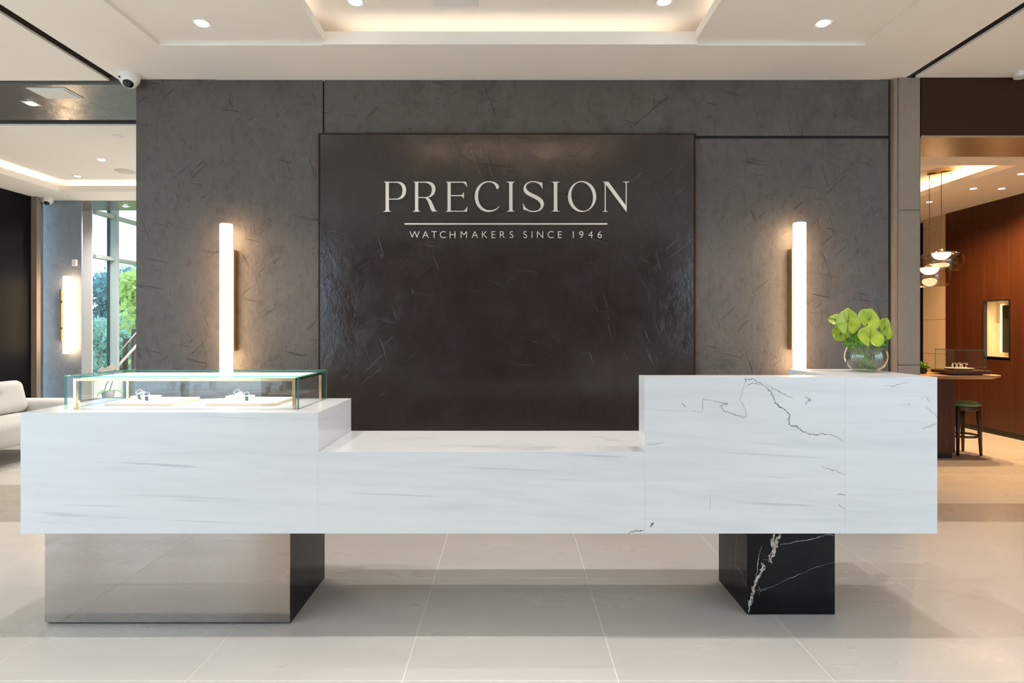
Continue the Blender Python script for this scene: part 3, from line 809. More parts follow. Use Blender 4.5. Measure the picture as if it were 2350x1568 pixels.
downlight(-5.05, 6.74, LZ, 'small square downlight by the lounge cove at the back', 'lamp_lens_dim', size=.10, energy=DOWN_LOUNGE, col=(1, .90, .78), angle=130)
for x, y, lab in ((5.06, 5.75, 'round warm downlight cut by the right edge of the photo'), (5.06, 6.35, 'round warm downlight left of a pair above the walnut wall'),
                  (5.37, 6.35, 'round warm downlight right of a pair above the walnut wall'), (5.06, 7.02, 'round warm downlight farthest back behind the pendant cords')):
    downlight(x, y, RZ, lab, 'lamp_lens_warm', DOWN_WARM, WARMER, .10, True, angle=142, group='round warm downlights of the right-hand room')
for x, y, n_ in ((-3.2, 6.09, 'right'), (-5.05, 5.5, 'near left'), (-3.2, 5.5, 'near right')):  # extra unseen lamps added to brighten the lounge
    downlight(x, y, LZ, 'small added fill downlight at the %s of the lounge tray, hidden from view' % n_, size=.10, energy=DOWN_LOUNGE, col=(1, .90, .78), angle=130)
for x, n_ in ((-5.18, 'by the window'), (-4.1, 'added fill hidden behind the wall'), (-3.1, 'added farthest right, hidden behind the wall')):
    downlight(x, 7.78, CZ - .006, 'square downlight in the far plaster soffit ' + n_, energy=170, col=NEUT, angle=150)  # the two hidden ones are added for extra light on the far wall
def access_panel(x0, x1, y0, y1, z, label, mat='white_trim'):
    a = root('access_panel', ((x0 + x1) / 2, (y0 + y1) / 2, z), label, 'access panel')
    box('frame', mat, a, x0, x1, y0, y1, z - .004, z - .0005)
    box('hatch', mat, a, x0 + .018, x1 - .018, y0 + .018, y1 - .018, z - .010, z - .0042)
access_panel(-.43, -.19, 3.02, 3.24, 3.075, 'white hatch in the lit ceiling tray above the sign')
access_panel(-3.31, -3.045, 3.95, 4.13, CZ - .012, 'white access panel in the polished grey soffit at left')
def disc(name, x, y, z, r, mat, label, cat, h=.006):
    o = root(name, (x, y, z), label, cat)
    B().lathe((x, y, z), [(r * .95, -h), (r, -h * .6), (r, -.0005)], 28).build('rim', mat, o, smooth=True, angle=40)
    B().lathe((x, y, z), [(r * .80, -h - .0015), (r * .82, -h)], 28).build('cover', mat, o)
disc('sprinkler_cover', -3.38, 4.97, CZ, .042, 'white_trim', 'round sprinkler cover on the lounge ceiling strip', 'sprinkler')
disc('sprinkler_cover', -5.48, 7.21, CZ, .042, 'white_trim', 'round sprinkler cover over the blue-grey lounge wall', 'sprinkler')
disc('ceiling_speaker', -4.36, 6.54, LZ, .105, 'pale_speaker', 'round ceiling speaker in the lounge tray', 'speaker')
disc('smoke_detector', 3.30, 3.74, CZ, .05, 'white_plastic', 'round detector on the ceiling cut by the right edge', 'detector', .03)
def dome_camera(x, y, z, s, label):
    o = root('dome_camera', (x, y, z), label, 'camera', 'white dome security cameras')
    B().lathe((x, y, z), [(.030 * s, -.085 * s), (.048 * s, -.066 * s), (.062 * s, -.045 * s), (.066 * s, -.02 * s), (.066 * s, -.0005)], 32).build('housing', 'white_plastic', o, smooth=True, angle=50)
    pts = []; b = B()
    m = Matrix.Rotation(R(-32), 4, 'X') @ Matrix.Rotation(R(14), 4, 'Y')
    r = bmesh.ops.create_uvsphere(b.bm, u_segments=24, v_segments=14, radius=.034 * s)
    for v in r['verts']: v.co = Vector((v.co.x + .008 * s, v.co.y - .022 * s, v.co.z - .066 * s)) + Vector((x, y, z))
    b.build('dome', 'sensor_black', o, smooth=True)
    box('status_slot', 'sensor_black', o, x - .030 * s, x - .022 * s, y - .068 * s, y - .058 * s, z - .046 * s, z - .038 * s)
dome_camera(-2.49, 3.775, CZ, .95, 'white dome security camera at the top left corner of the grey wall')
dome_camera(-5.86, 7.32, CZ, .95, 'distant white dome security camera above the blue-grey lounge wall')
s = root('motion_sensor', (-5.62, 7.48, 2.085), 'small white motion sensor box on the blue-grey wall', 'sensor')
box('sensor_body', 'white_plastic', s, -5.648, -5.592, 7.44, 7.4795, 2.085, 2.17, .006)
box('sensor_lens', 'white_trim', s, -5.640, -5.600, 7.437, 7.4395, 2.10, 2.125, .001)

# ================================================================== GLASS DISPLAY CASE
ZT = .922
GX0, GX1, GY0, GY1, GZ1 = -1.942, -.925, 2.515, 2.905, 1.068
gc = root('glass_display_case', ((GX0 + GX1) / 2, (GY0 + GY1) / 2, ZT), 'low frameless glass display case with brass frame on the marble counter', 'display case')
T = .008
def pane(x0, x1, y0_, y1_, z0, z1, thin, parent=gc, name='glass_pane', mats=('clear_glass', 'glass_edge')):
    b = B().box(x0, x1, y0_, y1_, z0, z1)
    b.bm.normal_update()
    for f in b.bm.faces:
        n = f.normal
        f.material_index = 0 if abs(n['xyz'.index(thin)]) > .5 else 1
    return b.build(name, list(mats), parent)
pane(GX0, GX1, GY0, GY0 + T, ZT + .0005, GZ1 - T, 'y'); pane(GX0, GX1, GY1 - T, GY1, ZT + .0005, GZ1 - T, 'y')
pane(GX0, GX0 + T, GY0 + T, GY1 - T, ZT + .0005, GZ1 - T, 'x'); pane(GX1 - T, GX1, GY0 + T, GY1 - T, ZT + .0005, GZ1 - T, 'x')
pane(GX0, GX1, GY0, GY1, GZ1 - T, GZ1, 'z', mats=('coated_glass', 'glass_edge'))
i0, i1, j0, j1 = GX0 + .028, GX1 - .018, GY0 + .014, GY1 - .014
zr = GZ1 - T - .004
p_ = .014
for xx in (i0, i1 - p_):
    for yy in (j0, j1 - p_):
        box('brass_post', 'brass', gc, xx, xx + p_, yy, yy + p_, ZT + .0005, zr, .001)
for yy in (j0, j1 - p_):
    r_ = box('brass_rail', 'brass', gc, i0 + p_, i1 - p_, yy, yy + p_, zr - .012, zr, .001)
for xx in (i0, i1 - p_):
    box('brass_rail', 'brass', gc, xx, xx + p_, j0 + p_, j1 - p_, zr - .012, zr, .001)
df = box('glow_panel', 'case_glow', gc, i0 + p_ + .006, i1 - p_ - .006, j0 + p_ + .004, j1 - p_ - .02, zr - .006, zr)  # glowing panel added so the glass top and interior read white
tag(df, 'glowing white panel added under the glass top')
# trays
def rounded(x0, x1, y0_, y1_, r, n=5):
    pts = []
    for cx, cy, a0 in ((x1 - r, y1_ - r, 0), (x0 + r, y1_ - r, 90), (x0 + r, y0_ + r, 180), (x1 - r, y0_ + r, 270)):
        for k in range(n + 1):
            a = R(a0 + 90 * k / n); pts.append((cx + r * math.cos(a), cy + r * math.sin(a)))
    return pts
def tray(x0, x1, y0_, y1_, z, t, label, name='watch_tray'):
    o = root(name, ((x0 + x1) / 2, (y0_ + y1_) / 2, z), label, 'tray', 'padded watch trays in the glass case')
    B().prism(rounded(x0, x1, y0_, y1_, .018), z + .0005, z + t - .002).build('tray_base', 'tray_edge', o)
    B().prism(rounded(x0 + .001, x1 - .001, y0_ + .001, y1_ - .001, .017), z + t - .002, z + t).build('pad', 'tray_white', o)
    return z + t
t1 = tray(-1.853, -1.534, 2.625, 2.868, ZT, .014, 'large cream watch tray at the left of the glass case')
t2 = tray(-1.394, -1.072, 2.625, 2.868, ZT, .014, 'large cream watch tray at the right of the glass case')
t3 = tray(-1.845, -1.72, 2.79, 2.863, t1 + .0002, .010, 'small cream board stacked on the left watch tray', 'small_board')
t4 = tray(-1.385, -1.26, 2.79, 2.863, t2 + .0002, .010, 'small cream board stacked on the right watch tray', 'small_board')
def watch(x, y, z, rz, s, label, strap, group='watches shown in the glass case'):
    o = root('wristwatch', (x, y, z), label, 'watch', group)
    M = Matrix.Translation((x, y, z)) @ Matrix.Rotation(R(rz), 4, 'Z')
    def loop(r0, r1, w, a0, a1, name, mat, n=22):
        b = B(); vs = []; k = 0
        rings = []
        for i in range(n + 1):
            a = R(a0 + (a1 - a0) * i / n)
            ring = []
            for r_, yy in ((r0, -w), (r1, -w), (r1, w), (r0, w)):
                ring.append(b.bm.verts.new(M @ Vector((yy, r_ * .85 * math.cos(a), r_ * 1.05 * math.sin(a) + s * .0265))))
            rings.append(ring)
        for p, q in zip(rings, rings[1:]):
            for j in range(4): b.bm.faces.new((p[j], p[(j + 1) % 4], q[(j + 1) % 4], q[j]))
        b.bm.faces.new(rings[0]); b.bm.faces.new(list(reversed(rings[-1])))
        return b.build(name, mat, o)
    loop(.0195 * s, .0222 * s, .011 * s, -85, 265, 'cuff', 'cuff_white')
    loop(.0224 * s, .0245 * s, .0085 * s, -60, 240, 'strap', strap)
    # case leaning to the front on the loop
    def headcyl(r, d0, d1, name, mat):
        b = B().lathe((0, 0, 0), [(r, d0), (r, d1)], 24)
        Mh = M @ Matrix.Translation((0, 0, s * .0265)) @ Matrix.Rotation(R(42), 4, 'X') @ Matrix.Translation((0, 0, s * .0225))
        for v in b.bm.verts: v.co = Mh @ v.co
        return b.build(name, mat, o, smooth=True, angle=40)
    c = headcyl(.0165 * s, .001 * s, .0085 * s, 'watch_case', 'steel')
    headcyl(.0138 * s, .0086 * s, .0092 * s, 'dial', 'dial_dark')
watch(-1.745, 2.735, t1, -12, .85, 'taller wristwatch on a white cuff on the left tray', 'strap_dark')
watch(-1.690, 2.690, t1, 18, .72, 'smaller tilted wristwatch nearer the front of the left tray', 'strap_dark')
watch(-1.285, 2.735, t2, -12, .85, 'taller wristwatch with steel bracelet on the right tray', 'steel')
watch(-1.228, 2.690, t2, 18, .72, 'smaller dark-strapped wristwatch nearer the front of the right tray', 'strap_dark')

# ================================================================== VASE AND FLOWERS
VX, VY, VZ = 1.677, 2.742, 1.0705
vs = root('glass_vase', (VX, VY, VZ), 'round clear glass bowl vase of green anthuriums on the counter end', 'vase')
outer = [(.046, .0), (.058, .006), (.074, .022), (.086, .044), (.0905, .066), (.089, .086), (.084, .102), (.0795, .111)]
B().lathe((VX, VY, VZ), outer, 48, cap=False).build('bowl', 'vase_glass', vs, smooth=True)
B().lathe((VX, VY, VZ), [(.0795, .111), (.078, .1125), (.0765, .111)], 48, cap=False).build('rim', 'vase_glass', vs, smooth=True)
B().lathe((VX, VY, VZ), [(.002, .0005), (.046, .0005), (.046, .004), (.002, .004)], 48).build('foot', 'vase_glass', vs, smooth=True)
B().lathe((VX, VY, VZ), [(.045, .005), (.056, .009), (.071, .024), (.083, .045), (.0875, .066), (.086, .084), (.0815, .098), (.002, .098)], 48).build('water', 'vase_water', vs, smooth=True, angle=50)
def fpt(cxp, cyp, dy):
    """flower crop pixel -> point at the depth VY+dy"""
    X = 1880 + cxp / 7.84; Y_ = 680 + cyp / 7.84; d = VY + dy
    return Vector(((X - 1174) * d / F_PX, d, 1.27 - (Y_ - 756) * d / F_PX))
def anthurium(cen, tip_dir, nrm, w, h, label, foot, cup=.25):
    c = Vector(cen)
    n = Vector(nrm).normalized(); v = Vector(tip_dir); v = (v - n * v.dot(n)).normalized(); u = v.cross(n)
    o = root('anthurium', (foot[0], foot[1], foot[2]), label, 'flower', 'green anthuriums in the glass vase')
    NA, NR = 40, 8
    verts = [c.copy()]; faces = []
    def rad(a):                       # a = 0 at the tip, +-pi at the notch
        t = abs(a) / math.pi
        r = .95 - .05 * math.sin(math.pi * t) + .17 * math.exp(-(a / .17) ** 2)
        r *= 1 - .72 * max(0, (t - .88) / .12) ** 2
        return r
    for i in range(NR):
        rr = (i + 1) / NR
        for k in range(NA):
            a = -math.pi + 2 * math.pi * (k + .5) / NA
            q = rad(a) * rr
            uu, vv = math.sin(a) * q * w / 2 * 1.12, math.cos(a) * q * h / 2
            ww = cup * (uu * uu / w + vv * vv / h) * 1.2 - .006 * math.exp(-(uu / .006) ** 2) * rr + .0025 * math.sin(5 * a) * rr * rr
            verts.append(c + u * uu + v * (vv + .0) + n * ww)
    for k in range(NA):
        if k != NA - 1: faces.append((0, 1 + k, 1 + k + 1))
        for i in range(NR - 1):
            if k == NA - 1: continue
            a0 = 1 + i * NA + k; faces.append((a0, a0 + NA, a0 + NA + 1, a0 + 1))
    sp = B().raw(verts, faces).build('spathe', 'spathe_green', o, smooth=True)
    md = sp.modifiers.new('thick', 'SOLIDIFY'); md.thickness = .0016
    s0 = c + n * .003; s1 = c + v * h * .36 + n * (.016)
    B().tube([s0, s0.lerp(s1, .35) + n * .004, s0.lerp(s1, .75) + n * .003, s1], [.0035, .0034, .0028, .0012], 10).build('spadix', 'spadix', o, smooth=True)
    ft = Vector(foot)
    st0 = c - n * .004
    mid = st0.lerp(ft, .35) - n * .02; mid2 = st0.lerp(ft, .7)
    B().tube([st0, mid, mid2, ft], [.0026, .003, .0032, .0034], 8).build('stem', 'stem_green', o, smooth=True)
    return o
ft = lambda a, b_: (VX + a, VY + b_, VZ + .012)
anthurium(fpt(510, 480, -.03), (.05, 0, 1), (-.12, -1, .18), .106, .128, 'large pale green anthurium facing front at the top left of the vase', ft(.03, .01))
anthurium(fpt(880, 430, .005), (.45, .1, 1), (.15, -1, .45), .110, .118, 'upright green anthurium with a tilted tip at the top right of the vase', ft(-.02, .02))
anthurium(fpt(905, 760, -.07), (.1, -.35, 1), (.02, -1, .55), .118, .112, 'wide green anthurium low in front over the vase rim', ft(-.01, -.03), .35)
anthurium(fpt(1165, 600, .02), (.6, .2, 1), (.55, -1, .3), .100, .118, 'green anthurium turned to the right with its spadix sticking out', ft(-.035, .0), .3)
anthurium(fpt(385, 660, -.005), (-.5, .1, -.75), (-.3, -1, .1), .075, .085, 'drooping yellow-green anthurium low on the left of the bunch', ft(.035, -.01), .4)
anthurium(fpt(300, 430, .02), (-.9, .15, .35), (-.55, -.6, .55), .06, .065, 'small green anthurium peeping out behind at the far left', ft(.02, .03), .3)
def sprig(base, head, n, spread, leaf, label, seed, group='ruffled green filler sprigs in the glass vase', mat='leaf_green', name='filler_sprig'):
    rnd = random.Random(seed)
    o = root(name, base, label, 'greenery', group)
    hb = Vector(head); bb = Vector(base)
    B().tube([bb, bb.lerp(hb, .5) + Vector((0, .004, 0)), hb], .0022, 6).build('stem', 'stem_green', o, smooth=True)
    b = B()
    for k in range(n):
        d = Vector((rnd.gauss(0, 1), rnd.gauss(0, 1), rnd.gauss(.15, .8))).normalized()
        p = hb + Vector((d.x * spread[0], d.y * spread[1], d.z * spread[2])) * rnd.uniform(.35, 1)
        u = d.cross(Vector((rnd.random() - .5, rnd.random() - .5, rnd.random() - .5))).normalized(); w = d.cross(u)
        L, Wd = leaf * rnd.uniform(.7, 1.3), leaf * rnd.uniform(.45, .7)
        vv = []
        for i in range(5):
            t = i / 4; wd = Wd * math.sin(math.pi * (.12 + .84 * t)) * .5
            cc = p + d * L * t + w * L * .4 * t * t
            ruf = .12 * leaf * math.sin(i * 2.4 + k)
            vv += [cc - u * wd + w * ruf, cc + w * -.1 * leaf, cc + u * wd - w * ruf]
        fs = []
        for i in range(4):
            for j in range(2): fs.append((3 * i + j, 3 * i + j + 1, 3 * i + j + 4, 3 * i + j + 3))
        b.raw(vv, fs)
    b.build('leaves', mat, o, smooth=True)
sprig(ft(-.02, .0), fpt(600, 820, -.02), 60, (.026, .03, .030), .019, 'ruffled bright green filler leaves at the left of the vase rim', 1)
sprig(ft(.0, .03), fpt(760, 700, .03), 60, (.032, .025, .03), .02, 'ruffled green filler leaves deep in the middle of the bunch', 2)
sprig(ft(.02, .01), fpt(1090, 840, .0), 55, (.024, .028, .026), .018, 'ruffled bright green filler leaves at the right of the vase rim', 3)

# ================================================================== LOUNGE (left)
def cushion(name, mat, parent, x0, x1, y0_, y1_, z0, z1, r=.06, rot=None, tufts=None):
    b = B()
    bmesh.ops.create_cube(b.bm, size=1.0)
    bmesh.ops.subdivide_edges(b.bm, edges=b.bm.edges[:], cuts=15, use_grid_fill=True)
    cx, cy, cz = (x0 + x1) / 2, (y0_ + y1_) / 2, (z0 + z1) / 2
    hx, hy, hz = (x1 - x0) / 2, (y1_ - y0_) / 2, (z1 - z0) / 2
    for v in b.bm.verts:
        p = Vector((v.co.x * 2 * hx, v.co.y * 2 * hy, v.co.z * 2 * hz))
        q = Vector((max(-hx + r, min(hx - r, p.x)), max(-hy + r, min(hy - r, p.y)), max(-hz + r, min(hz - r, p.z))))
        d = p - q
        if d.length > 1e-6: p = q + d.normalized() * r
        if tufts:
            for (ty, tz, ry, rz) in tufts:
                if v.co.x > .3: p.x -= .045 * math.exp(-((p.y - ty) / ry) ** 2 - ((p.z - tz) / rz) ** 2)
        if rot is not None: p = rot @ p
        v.co = p + Vector((cx, cy, cz))
    return b.build(name, mat, parent, smooth=True)
so = root('lounge_sofa', (-5.15, 5.2, 0), 'cream woven fabric sofa cut by the left edge of the photo', 'sofa')
cushion('seat_base', 'fabric', so, -5.55, -4.60, 4.15, 6.02, .17, .42, .08)
for yc in (4.72, 5.62):
    cushion('back_cushion', 'fabric', so, -5.27, -5.03, yc - .43, yc + .42, .40, .735, .07, Matrix.Rotation(R(-14), 4, 'Y'), [(-.12, .03, .16, .022), (-.28, .03, .022, .03), (.05, .03, .022, .03)])
cushion('back_frame', 'fabric', so, -5.72, -5.38, 4.10, 6.25, .19, .58, .07)
cushion('armrest', 'fabric', so, -5.55, -4.63, 6.03, 6.30, .25, .535, .09)
for x, y in ((-5.5, 4.3), (-4.72, 4.3), (-5.5, 5.95), (-4.72, 5.95)):
    B().lathe((x, y, 0), [(.014, .0005), (.02, .19)], 14).build('leg', 'stool_wood', so)
# side table with orchid behind the glass case
stb = root('side_table', (-4.75, 6.75, 0), 'low round side table under the white orchid', 'table')
B().lathe((-4.75, 6.75, 0), [(.20, .0005), (.20, .015)], 32).build('base', 'stool_wood', stb)
B().lathe((-4.75, 6.75, 0), [(.02, .0152), (.02, .43)], 16).build('column', 'stool_wood', stb)
B().lathe((-4.75, 6.75, 0), [(.24, .4302), (.25, .44), (.25, .45)], 40).build('top', 'stool_wood', stb)
op = root('orchid_plant', (-4.72, 6.78, .4505), 'white orchid with thin dark stems behind the glass case', 'plant')
B().lathe((-4.72, 6.78, .4505), [(.05, .0), (.062, .05), (.065, .10), (.06, .10), (.055, .06)], 24).build('pot', 'white_plastic', op, smooth=True, angle=50)
def opx(x, y, d=6.78): return Vector(((x - 1174) * d / F_PX, d, 1.27 - (y - 756) * d / F_PX))
B().tube([(-4.72, 6.78, .53), opx(239, 900), opx(243, 885), opx(252, 868), opx(262, 852), opx(268, 846)], .005, 6).build('stem', 'stem_dark', op, smooth=True)
B().tube([(-4.70, 6.78, .53), opx(249, 905), opx(257, 880), opx(260, 866), opx(252, 852), opx(238, 846)], .005, 6).build('stem', 'stem_dark', op, smooth=True)
rnd = random.Random(5)
for (x, y, s_) in ((258, 843, 9), (248, 848, 8), (236, 848, 8), (267, 844, 7), (230, 852, 7)):
    c = opx(x, y, 6.74 + rnd.uniform(-.02, .02)); b = B(); r = s_ * 6.74 / F_PX
    for k in range(5):
        a = R(90 + 72 * k + rnd.uniform(-8, 8)); d = Vector((math.cos(a), 0, math.sin(a))); u = Vector((-math.sin(a), 0, math.cos(a)))
        b.raw([c, c + d * r * .5 + u * r * .38 + Vector((0, -.008, 0)), c + d * r + Vector((0, -.002, 0)), c + d * r * .5 - u * r * .38 + Vector((0, -.008, 0))], [(0, 1, 2, 3)])
    f = b.build('orchid_flower', 'petal_white', op)
    B().lathe((c.x, c.y - .012, c.z - r * .15), [(.002, -r * .2), (r * .2, 0), (.002, r * .2)], 10).build('lip', 'petal_yellow', f)
for a in (20, 150, 265):
    d = Vector((math.cos(R(a)), math.sin(R(a)), 0)); u = Vector((-d.y, d.x, 0)); c = Vector((-4.72, 6.78, .54))
    b = B(); vv = []
    for i in range(7):
        t = i / 6; w_ = .03 * math.sin(math.pi * (.1 + .85 * t)); q = c + d * .16 * t + Vector((0, 0, .09 * t - .12 * t * t))
        vv += [q - u * w_, q + Vector((0, 0, -.008)), q + u * w_]
    b.raw(vv, [(3 * i + j, 3 * i + j + 1, 3 * i + j + 4, 3 * i + j + 3) for i in range(6) for j in range(2)]).build('leaf', 'leaf_green', op, smooth=True)
gv = B().lathe((-4.62, 7.05, 0), [(.055, .0005), (.075, .10), (.080, .35), (.066, .60), (.050, .74), (.046, .78)], 32).build('floor_vase', 'grey_vase', None, smooth=True, angle=50)
tag(gv, 'dark grey tall floor vase seen through the left of the glass case', 'vase')
# stair railing in front of the window
ra = root('stair_railing', (-5.55, 8.7, 0), 'white handrail on brown posts before the lounge window', 'railing')
def rpx(x, y, d): return Vector(((x - 1174) * d / F_PX, d, 1.27 - (y - 756) * d / F_PX))
def post(xa, xb, ytop, d):
    a, c = rpx(xa, ytop, d), rpx(xb, ytop, d)
    box('post', 'post_brown', ra, a.x, c.x, d, d + .05, 0, a.z - .04, .003)
    box('post_head', 'post_brown', ra, a.x, c.x + .03, d - .004, d + .054, a.z - .10, a.z, .012)
post(282, 289, 776, 8.72); post(301, 308, 754, 8.80); post(266, 270, 820, 8.66)
B().tube([rpx(235, 852, 8.6), rpx(262, 843, 8.6), rpx(273, 838, 8.6), rpx(310, 797, 8.62), rpx(330, 775, 8.62)], .018, 10).build('handrail', 'rail_white', ra, smooth=True)
B().tube([rpx(265, 819, 8.66), rpx(308, 769, 8.66), rpx(330, 744, 8.66)], .009, 8).build('top_rail', 'rail_white', ra, smooth=True)
q = [rpx(266, 822, 8.665), rpx(309, 772, 8.665)]
B().raw([q[0], q[1], (q[1].x, q[1].y, .05), (q[0].x, q[0].y, .05), q[0] + Vector((0, .008, 0)), q[1] + Vector((0, .008, 0)), (q[1].x, q[1].y + .008, .05), (q[0].x, q[0].y + .008, .05)],
    [(0, 1, 2, 3), (4, 5, 6, 7), (0, 1, 5, 4), (1, 2, 6, 5), (2, 3, 7, 6), (3, 0, 4, 7)]).build('glass_pane', 'clear_glass', ra)

# ================================================================== RIGHT-HAND ROOM
TZ = .815
tb = root('bar_table', (4.1, 5.9, 0), 'wooden high table with a panelled leg in the right-hand room', 'table')
poly = [(3.0, 5.655), (4.70, 5.655), (4.79, 5.675), (4.845, 5.74), (4.86, 5.83), (4.845, 5.98), (4.78, 6.12), (4.70, 6.18), (3.0, 6.18)]
ub = [(x if x < 4 else 4.0 + (x - 4.0) * .93, 5.9 + (y - 5.9) * .86) for x, y in poly]
b = B(); n = len(poly)
a_ = [b.bm.verts.new((x, y, TZ - .036)) for x, y in ub]; c_ = [b.bm.verts.new((x, y, TZ - .012)) for x, y in poly]; d_ = [b.bm.verts.new((x, y, TZ)) for x, y in poly]
b.bm.faces.new(list(reversed(a_))); b.bm.faces.new(d_)
for p, q in ((a_, c_), (c_, d_)):
    for i in range(n): b.bm.faces.new((p[i], p[(i + 1) % n], q[(i + 1) % n], q[i]))
b.build('tabletop', 'table_wood', tb)
box('leg_panel', 'walnut', tb, 3.60, 4.365, 5.70, 6.08, .05, TZ - .0365, .003)
box('plinth', 'kick_black', tb, 3.62, 4.34, 5.71, 6.05, .0005, .0495)
# small case on the table
cs = root('table_display_case', (4.53, 5.85, TZ), 'small glass case on a dark wooden base on the high table', 'display case')
B().prism(rounded(4.34, 4.735, 5.70, 6.02, .03), TZ + .012, TZ + .045).build('base', 'dark_wood', cs)
B().prism(rounded(4.40, 4.68, 5.74, 5.97, .03), TZ + .0005, TZ + .012).build('foot', 'kick_black', cs)
bx0, bx1, by0, by1, bz0, bz1 = 4.372, 4.692, 5.725, 5.985, TZ + .0455, TZ + .255
t_ = .005
kw = dict(parent=cs, mats=('clear_glass', 'glass_edge'))
pane(bx0, bx1, by0, by0 + t_, bz0, bz1 - t_, 'y', **kw); pane(bx0, bx1, by1 - t_, by1, bz0, bz1 - t_, 'y', **kw)
pane(bx0, bx0 + t_, by0 + t_, by1 - t_, bz0, bz1 - t_, 'x', **kw); pane(bx1 - t_, bx1, by0 + t_, by1 - t_, bz0, bz1 - t_, 'x', **kw); pane(bx0, bx1, by0, by1, bz1 - t_, bz1, 'z', **kw)
dish = root('oval_dish', (4.52, 5.855, bz0), 'oval linen dish under watches in the small glass case', 'tray')
B().lathe((4.52, 5.855, bz0), [(.09, .0005), (.13, .012), (.135, .020), (.128, .018), (.002, .016)], 40, 1, .8).build('bowl', 'linen_dish', dish, smooth=True, angle=50)
B().lathe((4.52, 5.855, bz0), [(.05, .0162), (.05, .0175)], 40, 1.5, 1).build('pad', 'tray_white', dish)
for i, (dx, dy, rz) in enumerate(((-.05, .0, 25), (.0, .01, 20), (.048, .0, 30))):
    watch(4.52 + dx, 5.85 + dy, bz0 + .0178, rz, 1.05, ('leftmost', 'middle', 'rightmost')[i] + ' of three wristwatches on the oval dish in the small case', 'steel', 'watches in the small glass case')
# plant on table
pp = root('potted_fern', (4.235, 5.98, TZ), 'small green fern in a dark pot on the high table', 'plant')
B().lathe((4.235, 5.98, TZ), [(.035, .0005), (.045, .02), (.045, .045), (.036, .06), (.030, .06)], 24).build('pot', 'stone_dark_pot', pp, smooth=True, angle=50)
b = B(); rnd = random.Random(9)
for k in range(150):
    a = rnd.uniform(0, 2 * math.pi); el = rnd.uniform(.1, 1.2)
    d = Vector((math.cos(a) * math.cos(el), math.sin(a) * math.cos(el), math.sin(el))); u = d.cross(Vector((0, 0, 1))).normalized()
    p = Vector((4.235, 5.98, TZ + .055)) + d * rnd.uniform(.01, .05); L = rnd.uniform(.025, .05)
    b.raw([p - u * .003, p + d * L * .6 - u * .006 - Vector((0, 0, .003)), p + d * L - Vector((0, 0, .012)), p + d * L * .6 + u * .006, p + u * .003], [(0, 1, 2, 3, 4)])
b.build('fronds', 'leaf_green', pp)
# stool
stx, sty, sz = 4.60, 5.94, .535
stl = root('bar_stool', (stx, sty, 0), 'dark wooden stool with a round green leather seat under the high table', 'stool')
B().lathe((stx, sty, 0), [(.150, sz - .045), (.168, sz - .03), (.170, sz - .015), (.155, sz - .002), (.10, sz + .003), (.002, sz + .004)], 40).build('seat_pad', 'green_leather', stl, smooth=True)
B().lathe((stx, sty, 0), [(.150, sz - .085), (.160, sz - .075), (.160, sz - .0455)], 40).build('seat_ring', 'stool_wood', stl, smooth=True, angle=40)
for a in (-45, 45, 135, 225):
    dx, dy = math.cos(R(a)), math.sin(R(a))
    B().tube([(stx + dx * .165, sty + dy * .165, .0005), (stx + dx * .155, sty + dy * .155, .25), (stx + dx * .145, sty + dy * .145, sz - .05)], [.013, .019, .022], 8).build('leg', 'stool_wood', stl, smooth=True)
pts = [(stx + .150 * math.cos(2 * math.pi * k / 40), sty + .150 * math.sin(2 * math.pi * k / 40), .19) for k in range(41)]
B().tube(pts, .012, 8, False).build('foot_ring', 'stool_wood', stl, smooth=True)
# pendant
pcx, pcy, pcz = 4.585, 6.2, RZ + .15
pn = root('pendant_lamp', (pcx, pcy, pcz), 'brass pendant with two clear glass bowl shades over the high table', 'pendant lamp')
B().lathe((pcx, pcy, pcz), [(.112, -.032), (.118, -.029), (.118, -.0005)], 40).build('canopy', 'brass', pn, smooth=True, angle=40)
def shade(x, y, ztop, r, h, label):
    prof = [(.012, .0), (r * .45, .0), (r * .72, -.008), (r * .90, -.030), (r, -h * .38), (r * .985, -h * .62), (r * .90, -h * .86), (r * .78, -h)]
    prof = [(a, z) for a, z in reversed(prof)]
    s_ = B().lathe((x, y, ztop), prof, 48, cap=False).build('glass_shade', 'smoked_glass', pn, smooth=True); tag(s_, label)
    hp = [(.004, -.084)] + [(.085 * math.sin(R(t)), -.014 - .07 * math.cos(R(t))) for t in range(10, 91, 8)] + [(.004, -.0135)]
    B().lathe((x, y, ztop), hp, 32).build('diffuser', 'pendant_glow', s_, smooth=True, angle=50)
    B().lathe((x, y, ztop), [(.02, -.012), (.022, .0), (.018, .022), (.006, .03)], 20).build('cap', 'brass', s_, smooth=True, angle=50)
    B().tube([(x, y, ztop + .028), (x, y, pcz - .033)], .0035, 6).build('cord', 'stem_dark', pn)
shade(4.62, 6.23, 2.102, .205, .20, 'upper glass shade'); shade(4.442, 6.16, 1.935, .185, .21, 'lower glass shade')
# board in the niche with lettering and three pictures
nb = root('niche_board', (5.945, 6.93, NZ0 + .06), 'dark green display board with small pictures in the lit wall niche', 'display board')
box('board', 'board_green', nb, 5.935, 5.938, 6.80, 7.01, NZ0 + .05, NZ1 - .05, .0005)
box('backing', 'kick_black', nb, 5.9385, 5.9645, 6.83, 6.99, NZ0 + .08, NZ1 - .08)
for k in range(3):
    zc = NZ0 + .17 + .125 * k
    c = box('picture', 'tray_edge', nb, 5.9335, 5.9348, 6.82, 6.905, zc, zc + .10)
    B().raw([(5.9333, 6.862 + .022 * math.cos(2 * math.pi * i / 16), zc + .05 + .026 * math.sin(2 * math.pi * i / 16)) for i in range(16)], [tuple(range(16))]).build('picture_motif', 'strap_dark', c)
b = B()
for i in range(5): b.box(5.9335, 5.9349, 6.825 + .016 * i, 6.836 + .016 * i, NZ1 - .125, NZ1 - .108)
